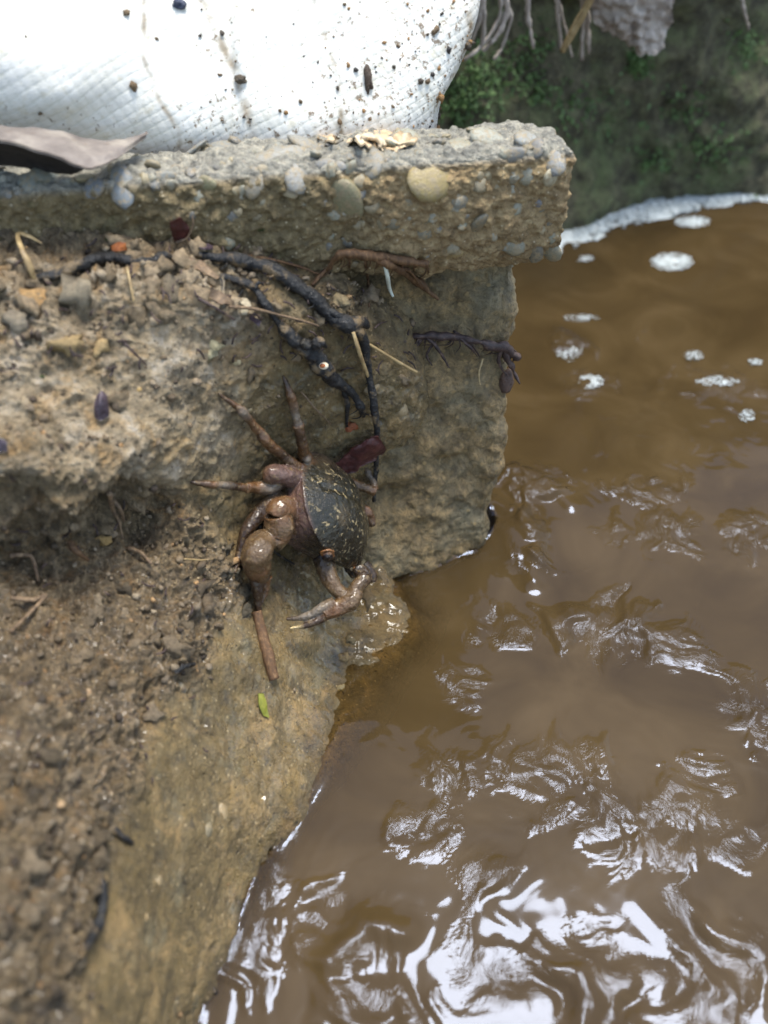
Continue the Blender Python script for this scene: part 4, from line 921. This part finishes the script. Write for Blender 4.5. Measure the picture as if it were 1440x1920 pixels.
# small green sprouts
def sprout(px, py, label, s=.16, which=None, n=7):
    p, nn, d = hit(px, py, which); Vs, Fs = [], []
    for k in range(n):
        a = random.uniform(0, 6.28); t = np.array([math.cos(a), math.sin(a), random.uniform(.2, .9)]); t /= np.linalg.norm(t); side = np.cross(t, nn); side /= np.linalg.norm(side) + 1e-6
        o = len(Vs); L = s * random.uniform(.7, 1.3)
        Vs += [p, p + t * L * .5 + side * L * .3, p + t * L, p + t * L * .5 - side * L * .3 + nn * .01]; Fs += [(o, o + 1, o + 2, o + 3)]
    link('sprout', mesh_from('sprout', np.array(Vs), Fs, M_MOSS), label=label, cat='moss sprout', base=p)
sprout(490, 433, 'tiny green sprout on the wet face of the slab', which=['slab'])
sprout(200, 452, 'tiny green sprout in the soil under the slab at left', which=['bank'], s=.13)
sprout(80, 705, 'tiny green sprout on the pale mud at left', which=['bank'], s=.12)

# ================================================================== ACROSS THE STREAM
mp = [(900,150,60,45,1.2),(1000,170,30,25,.6),(870,190,40,35,.9),(960,120,50,30,.5),(1290,200,40,40,.4),(1330,280,50,40,.7),(1230,300,30,25,.5),(1195,115,20,20,.8),(1060,190,40,40,.4),(1130,230,60,40,.3),(1000,80,40,30,.4),(1400,90,40,40,.4)]
Vs, Fs = [], []
for cx_, cy_, rx, ry, dn in mp:
    for k in range(int(230 * dn)):
        p, n, d = hit(random.gauss(cx_, rx * .6), random.gauss(cy_, ry * .6), ['far'])
        t = rng.normal(size=3); t -= n * (t @ n) * .5; t /= np.linalg.norm(t); side = np.cross(t, n + .3 * rng.normal(size=3)); side /= np.linalg.norm(side)
        L = random.uniform(.12, .36); q = p + n * random.uniform(.02, .35); o = len(Vs)
        Vs += [q, q + t * L * .5 + side * L * .35, q + t * L + n * .1, q + t * L * .5 - side * L * .35]; Fs.append((o, o + 1, o + 2, o + 3))
link('moss', mesh_from('moss', np.array(Vs), Fs, M_MOSS, smooth=False), kind='stuff', label='patches of small green moss leaves on the far earth wall', cat='moss')
HR = [([(905,-30,5),(898,30,5),(885,75,4.5)], .20, 'thick brown root hanging beside the sack at the top'), ([(935,-30,5),(950,20,5),(930,70,4.6),(905,95,4.2)], .16, 'forked grey root hanging right of the sack'),
      ([(985,-30,5),(992,40,5),(1000,90,4.5)], .14, 'grey root hanging in the middle of the far wall'), ([(1040,-30,5),(1046,30,5),(1052,95,4.5)], .12, 'thin brown root hanging left of the straw on the far wall'),
      ([(1095,-30,5),(1100,40,5),(1104,100,4.5)], .2, 'pale root hanging just left of the bark flap'), ([(1385,-30,4),(1396,20,4),(1404,55,3.6)], .1, 'thin root at the top right corner of the far wall')]
for k, (pts, r_, lab) in enumerate(HR):
    strand('hanging_root', pts, np.linspace(r_, r_ * .5, len(pts)), M_BARK, lab, 'root', .8, 8, which=['far'], seed=400 + k, branches=[([(q[0] + (dx_ if j else 0) * j, q[1] + 6 * j, q[2]) for j, q in enumerate(pts)], [r_ * .5] * len(pts)) for dx_ in ((9,), (-12, 7), (), (10,), (-7,), ())[k]])
strand('straw', [(1112,-10,6),(1085,40,6),(1054,97,5.6)], [.16, .2, .14], M_STRAW, 'long dry straw hanging in front of the far mossy wall', 'straw', .1, 8, which=['far'])
leaf('bark_flap', [[(1095,-60,6),(1180,-60,6.5),(1270,-60,6)], [(1105,0,6),(1180,0,7),(1266,0,6)], [(1120,45,6),(1185,45,7),(1255,45,6)], [(1165,72,6),(1195,80,6.6),(1248,75,6)], [(1185,92,5.8),(1215,102,6.2),(1236,98,5.8)]], M_BARK, 'pale grey flap of bark hanging from the top of the far wall', which=['far'], thick=.5, wav=.28, n=(40, 40), seed=44)['category'] = 'bark'

# foam
def bubbles(pts, sizes):
    parts = []
    for p, s in zip(pts, sizes): parts.append((ICO1[0] * np.array([s, s, s * .3]) + p, ICO1[1]))
    return joinp(parts)
def foam(px, py, rx, ry, n, label, s=(.10, .35)):
    pts, sz = [], []; n *= 7; s = (s[0] * .4, s[1] * .32)
    for k in range(n):
        a, r = random.uniform(0, 6.28), math.sqrt(random.random()); p = atz(px + rx * r * math.cos(a), py + ry * r * math.sin(a), 0)
        sz.append(random.uniform(*s) * (1.1 - .6 * r)); p[2] = max(.03, .04 + .1 * perlin(p[None] * 1.1, 150)[0]); pts.append(p)
    V, Fc = bubbles(pts, sz)
    link('foam_patch', mesh_from('foam_patch', V, Fc, M_FOAM), label=label, cat='foam', base=atz(px, py, 0))
foam(1260, 492, 40, 17, 60, 'larger white foam patch drifting in the middle of the far water', (.12, .42))
foam(1298, 417, 34, 11, 44, 'flat white foam patch just in front of the foam line', (.12, .42))
foam(1108, 717, 24, 14, 30, 'foam patch on the water right of the footing', (.08, .26))
foam(1066, 655, 26, 24, 26, 'thin foam patch behind the slab corner', (.08, .24))
foam(1095, 486, 18, 7, 16, 'small foam fleck near the right edge of the slab', (.08, .25))
foam(1345, 716, 42, 9, 34, 'long foam streak near the right edge of the water', (.07, .22))
foam(1300, 668, 20, 10, 14, 'small foam fleck above the long foam streak', (.07, .2))
foam(1400, 780, 16, 12, 14, 'small foam fleck below the long foam streak', (.07, .2))
foam(1090, 597, 34, 7, 20, 'thin foam streak beyond the slab corner', (.06, .2))
foam(1415, 680, 14, 7, 10, 'foam fleck at the right edge above the foam streak', (.07, .2))
pts, sz = [], []
for k in range(3600):
    t = random.random(); px = 1075 + 420 * t; yb = np.interp(px, [1075, 1160, 1300, 1440, 1500], [425, 394, 377, 360, 354]); th = np.interp(px, [1075, 1200, 1300, 1440], [34, 26, 16, 12])
    p = atz(px, yb + random.uniform(-.5, .9) * th * 1.5 * random.random(), 0); p[2] = random.uniform(0, .18); pts.append(p); sz.append(random.uniform(.04, .16))
V, Fc = bubbles(pts, sz)
pxs = np.linspace(1040, 1500, 160); yb = np.interp(pxs, [1040, 1160, 1300, 1440, 1500], [440, 394, 377, 360, 354]); th = np.interp(pxs, [1040, 1200, 1300, 1440], [40, 26, 18, 14])
rib = np.array([[atz(a, b_ + t_ * f_, 0) for f_ in np.linspace(-1.2, 1.25, 30)] for a, b_, t_ in zip(pxs, yb + 4 * perlin(np.stack([pxs * .02, pxs * 0, pxs * 0], 1), 171), th)])
rf = rib.reshape(-1, 3); pr_ = np.tile(np.linspace(-1, 1, 30), 160)
rf[:, 2] = 0.20 * (1 - pr_ ** 2) + 0.16 * fbm(rf * 0.7, 4, 170) - 0.07 + 0.10 * perlin(rf * 0.35, 175)
V, Fc = joinp([(V, Fc), (rf, gridfaces(160, 30))])
link('foam_line', mesh_from('foam_line', V, Fc, M_FOAM), kind='stuff', label='band of white foam along the foot of the far mossy wall', cat='foam')

# ================================================================== THE CRAB
CPX, CPY = 626, 960
_, _, dbank = hit(620, 985, ['bank'])
CD = dbank - 1.5
CC = CAM + ray(CPX, CPY) * CD
cr, cu, ccm = RIGHT, UP, -FWD
Xl = -0.34 * cr + 0.31 * cu + 0.89 * ccm; Xl /= np.linalg.norm(Xl)
Yl = 0.13 * cr - 0.86 * cu + 0.44 * ccm; Yl -= Xl * (Xl @ Yl); Yl /= np.linalg.norm(Yl)
Zl = np.cross(Xl, Yl)
KS = CD / F * 62.0 * 1.17     # the shell's size
def loc(p): p = np.atleast_2d(p); return CC + KS * (p[:, :1] * Xl + p[:, 1:2] * Yl + p[:, 2:] * Zl)
half = np.array([(0, 1.40), (.42, 1.43), (.80, 1.38), (1.15, 1.26), (1.58, .92), (1.84, .32), (1.72, -.42), (1.30, -1.14), (.74, -1.52), (0, -1.58)])
ol = crom(np.concatenate([half, half[-2:0:-1] * (-1, 1), half[:1]]), 145)[:-1]
no = len(ol)
CV, CF, CCOL, CDOR = [], [], [], []
def addp(V, Fc, col, dor=0.0):
    o = sum(len(v) for v in CV); CV.append(np.asarray(V)); CF.extend([tuple(int(i) + o for i in f) for f in Fc])
    col = np.asarray(col); CCOL.append(col if col.ndim == 2 else np.repeat([col[:3]], len(V), 0)); CDOR.append(np.full(len(V), dor) if np.isscalar(dor) else dor)
OLIVE, PURP, DARK = np.array(lin(32, 29, 19)[:3]), np.array(lin(92, 70, 62)[:3]), np.array(lin(26, 19, 17)[:3])
LEG, LEGD, PALE, CLAW, TIP = lin(94, 65, 40), lin(56, 40, 27), lin(108, 97, 84), lin(88, 68, 46), lin(214, 190, 140)
rings, rc, rd = [], [], []
for rho in np.concatenate([[0.001], np.linspace(.06, 1, 22)]):
    xy = ol * rho; z = .72 * (1 - rho ** 2.5) - .03 * np.exp(-((np.abs(xy[:, 0]) - .55) / .12) ** 2) * (1 - rho) - .05 * np.exp(-((xy[:, 1] + .1) / .1) ** 2) * (rho < .8)
    rear = sstep(-.7, -1.3, xy[:, 1])[:, None]; rings.append(np.column_stack([xy, z])); rc.append(OLIVE[None] * (1 - rear) + np.array(lin(92, 74, 60)[:3])[None] * rear); rd.append(np.ones(no))
for sc_, z in [(1.012, -.035), (.99, -.085), (.97, -.22), (.93, -.45), (.86, -.75), (.74, -1.0), (.52, -1.15), (.25, -1.2), (.001, -1.2)]:
    xy = ol * sc_; front = sstep(.85, 1.2, xy[:, 1]); zz = z * (1 - .35 * front)
    xy = xy * (1 - .10 * front * min(1, -z))[:, None]
    rings.append(np.column_stack([xy, zz]))
    rc.append(PURP[None] * (1 - front[:, None]) + DARK[None] * front[:, None]); rd.append(np.zeros(no))
V = loc(np.concatenate(rings)); addp(V, gridfaces(len(rings), no, True), np.concatenate(rc), np.concatenate(rd))
def sph(p, r, col, dor=0.0, sc=(1, 1, 1)):
    addp(ICO2[0] * r * np.array(sc) + p, ICO2[1], col, dor)
for sx_ in (1, -1):
    p = loc([sx_ * .86, 1.36, -.02])[0]
    th = np.linspace(0, 2 * np.pi, 17)[:-1]
    rim = [p + KS * (.19 * math.cos(t) * Xl + .15 * math.sin(t) * Zl + .02 * Yl) for t in th]
    Vt, Ft = tube(rim + [rim[0]], [.036] * 17, 8, 2); addp(Vt, Ft, lin(120, 78, 42))
    sph(loc([sx_ * .86, 1.44, -.03])[0], .145 * KS, lin(16, 10, 12))
    sph(loc([sx_ * .64, 1.36, -.05])[0], .13 * KS, DARK)
def limb(pts, R, col, mode='lift', which=['bank'], nseg=24):
    """pts (x, y, lift off the bank) or with mode 'd' (x, y, distance nearer than the shell's centre)"""
    W_ = [on(a, b, c, which) if mode == 'lift' else CAM + ray(a, b) * (CD - c) for a, b, c in pts]
    Vt, Ft = tube(W_, np.array(R) * KS * 0.86, nseg, 6, .22, 5)
    colr = np.asarray([c[:3] for c in col]) if isinstance(col, list) else None
    if colr is not None:
        k = np.clip((np.arange(len(Vt) - 2) // nseg) / ((len(W_) - 1) * 6) * (len(colr) - 1), 0, len(colr) - 1)
        cc_ = np.stack([np.interp(k, np.arange(len(colr)), colr[:, j]) for j in range(3)], 1); cc_ = np.concatenate([cc_, colr[:1], colr[-1:]])
        addp(Vt, Ft, cc_)
    else: addp(Vt, Ft, col)
    return W_
# walking legs
limb([(590,890,.9),(574,860,.75),(566,832,.7),(561,806,.62),(559,797,.6)], [.17,.18,.15,.145,.17], [LEG, LEG, LEGD, LEG])
limb([(560,802,.6),(554,775,.45),(547,748,.28),(538,722,.12),(531,704,.02)], [.16,.125,.12,.08,.03], [LEGD, PALE, LEG, LEGD, LEGD])
limb([(585,900,.9),(560,880,.9),(530,855,.8),(500,828,.7),(488,812,.62)], [.2,.19,.165,.16,.15], [PURP, LEG, LEGD, LEG, LEGD])
limb([(492,816,.62),(468,788,.45),(455,772,.35),(440,760,.25),(408,737,.03)], [.14,.12,.135,.09,.03], [LEG, LEG, PALE, LEG, LEGD])
limb([(565,900,1.2),(520,888,1.1),(500,892,.95)], [.25,.30,.26], [PURP, PURP, LEG])
limb([(527,906,1.15),(505,914,1.05),(480,914,.85),(462,915,.7)], [.19,.2,.17,.14], [LEGD, PALE, LEG, LEG])
limb([(466,915,.72),(440,912,.6),(412,909,.45),(398,909,.4),(375,906,.2),(356,903,.02)], [.12,.105,.105,.12,.08,.03], [LEG, LEGD, PALE, LEG, LEGD, LEGD])
limb([(560,935,1.0),(520,940,1.0),(488,962,.8),(466,990,.55),(452,1030,.35),(440,1075,.05)], [.25,.27,.24,.19,.14,.06], [CLAW, CLAW, LEGD, LEGD, LEGD, LEGD])
limb([(520,955,.8),(490,985,.6),(475,1010,.4)], [.14,.12,.06], LEGD)
for a, b, l, r in [(538,892,1.15,.13),(545,908,1.25,.14),(543,925,1.2,.13),(576,862,1.0,.10),(550,878,1.0,.1)]: sph(on(a, b, l, ['bank']), r * KS, PALE)
# large claw on the near side
limb([(575,960,1.5),(548,955,1.75),(526,956,1.85),(520,968,1.85)], [.3,.36,.36,.33], [PURP, PURP, LEG, LEG])
limb([(521,966,1.9),(524,985,1.95),(520,1004,1.85),(508,1018,1.7)], [.34,.40,.37,.28], [LEG, CLAW, LEG, CLAW])
limb([(508,1008,1.7),(490,1022,1.55),(480,1042,1.4),(482,1064,1.2),(490,1084,.95)], [.26,.40,.45,.41,.24], [CLAW, CLAW, CLAW, LEG, LEGD])
limb([(480,1078,1.0),(482,1105,.7),(484,1132,.4),(487,1155,.15)], [.19,.16,.12,.06], [LEGD, LEGD, LEGD, LEGD])
limb([(500,1080,1.0),(497,1105,.65),(490,1132,.35)], [.16,.12,.05], [LEG, LEG, LEGD])
# smaller claw in front of the mouth
W_ = limb([(672,1068,0.5),(682,1084,.70),(670,1100,.85),(662,1118,.85)], [.24,.22,.21,.2], [DARK, LEGD, CLAW, CLAW], 'd')
limb([(668,1106,.85),(655,1128,.9),(630,1142,.95),(608,1154,1.0)], [.22,.30,.25,.15], [CLAW, CLAW, LEG, LEG], 'd')
limb([(622,1148,.98),(600,1162,1.0),(572,1173,1.0),(543,1178,.95)], [.17,.12,.09,.03], [LEG, LEGD, LEGD, TIP], 'd')
limb([(628,1128,1.0),(600,1143,1.05),(568,1157,1.0),(537,1161,.92)], [.17,.14,.11,.05], [CLAW, PALE, PALE, LEGD], 'd')
limb([(605,1045,.6),(615,1075,.75),(628,1100,.85),(645,1118,.88)], [.30,.28,.24,.2], [DARK, CLAW, CLAW, CLAW], 'd')
# legs on the far side
limb([(650,905,-1.0),(680,913,-1.1),(704,921,-1.2)], [.22,.18,.16], [LEG, CLAW, LEG], 'd')
limb([(703,920,-1.2),(698,902,-1.3),(690,885,-1.4),(686,872,-1.5)], [.14,.10,.11,.04], [LEG, PALE, PALE, LEG], 'd')
limb([(660,950,-.9),(690,962,-1.1),(698,985,-1.3)], [.2,.18,.12], [PURP, LEG, LEGD], 'd')
limb([(680,1060,-.2),(696,1078,-.2),(700,1092,-.2)], [.22,.18,.1], [DARK, LEGD, LEGD], 'd')
V = np.concatenate(CV); srcC = np.concatenate(CCOL); srcD = np.concatenate(CDOR)
raw = mesh_from('crab_raw', V, CF); ro = bpy.data.objects.new('crab_raw', raw); COL.objects.link(ro)
m = ro.modifiers.new('r', 'REMESH'); m.mode = 'VOXEL'; m.voxel_size = 0.00019
m = ro.modifiers.new('s', 'SMOOTH'); m.factor = .5; m.iterations = 5
dg = bpy.context.evaluated_depsgraph_get(); dg.update()
cm = bpy.data.meshes.new_from_object(ro.evaluated_get(dg)); cm.name = 'crab'
bpy.data.objects.remove(ro)
nv = len(cm.vertices); co = np.zeros(nv * 3, np.float32); cm.vertices.foreach_get('co', co); co = co.reshape(-1, 3) / S
kd = KDTree(len(V))
for i, v in enumerate(V): kd.insert(v, i)
kd.balance()
nn_ = np.zeros(nv * 3, np.float32); cm.vertex_normals.foreach_get('vector', nn_); nn_ = nn_.reshape(-1, 3)
cl = np.zeros((nv, 3)); dr = np.zeros(nv)
for i, c in enumerate(co):
    ww, a, b = 0, np.zeros(3), 0
    for (_, j, d) in kd.find_n(c, 4):
        k = 1 / (d + .02) ** 2; ww += k; a += srcC[j] * k; b += srcD[j] * k
    cl[i] = a / ww; dr[i] = b / ww
co2 = co + nn_ * (0.020 * fbm(co * 2.2, 3, 501) * (1 - .6 * dr) + .012 * fbm(co * 7, 3, 505))[:, None]
cm.vertices.foreach_set('co', (co2 * S).astype(np.float32).ravel())
cm.polygons.foreach_set('use_smooth', np.ones(len(cm.polygons), bool))
cm.materials.clear(); cm.materials.append(M_CRAB); attr(cm, 'col', cl); attr(cm, 'dorsal', dr)
link('crab', cm, label='small dark crab with mud flecked shell clinging to the bank', cat='crab', base=CC)

for nm_, gr_ in {'foam_patch': 'foam patches on the stream', 'rootlet': 'rootlets on the mud bank', 'hanging_root': 'hanging roots', 'black_root': 'black roots under the slab', 'straw': 'loose straws', 'sprout': 'tiny green sprouts', 'mud_clod': 'mud clods on sack and slab', 'wet_leaf': 'small wet leaf bits', 'leaf_scrap': 'tan leaf scraps', 'maroon_leaf': 'maroon leaves'}.items():
    for o in COL.objects:
        if o.parent is None and o.name.split('.')[0] == nm_: o['group'] = gr_
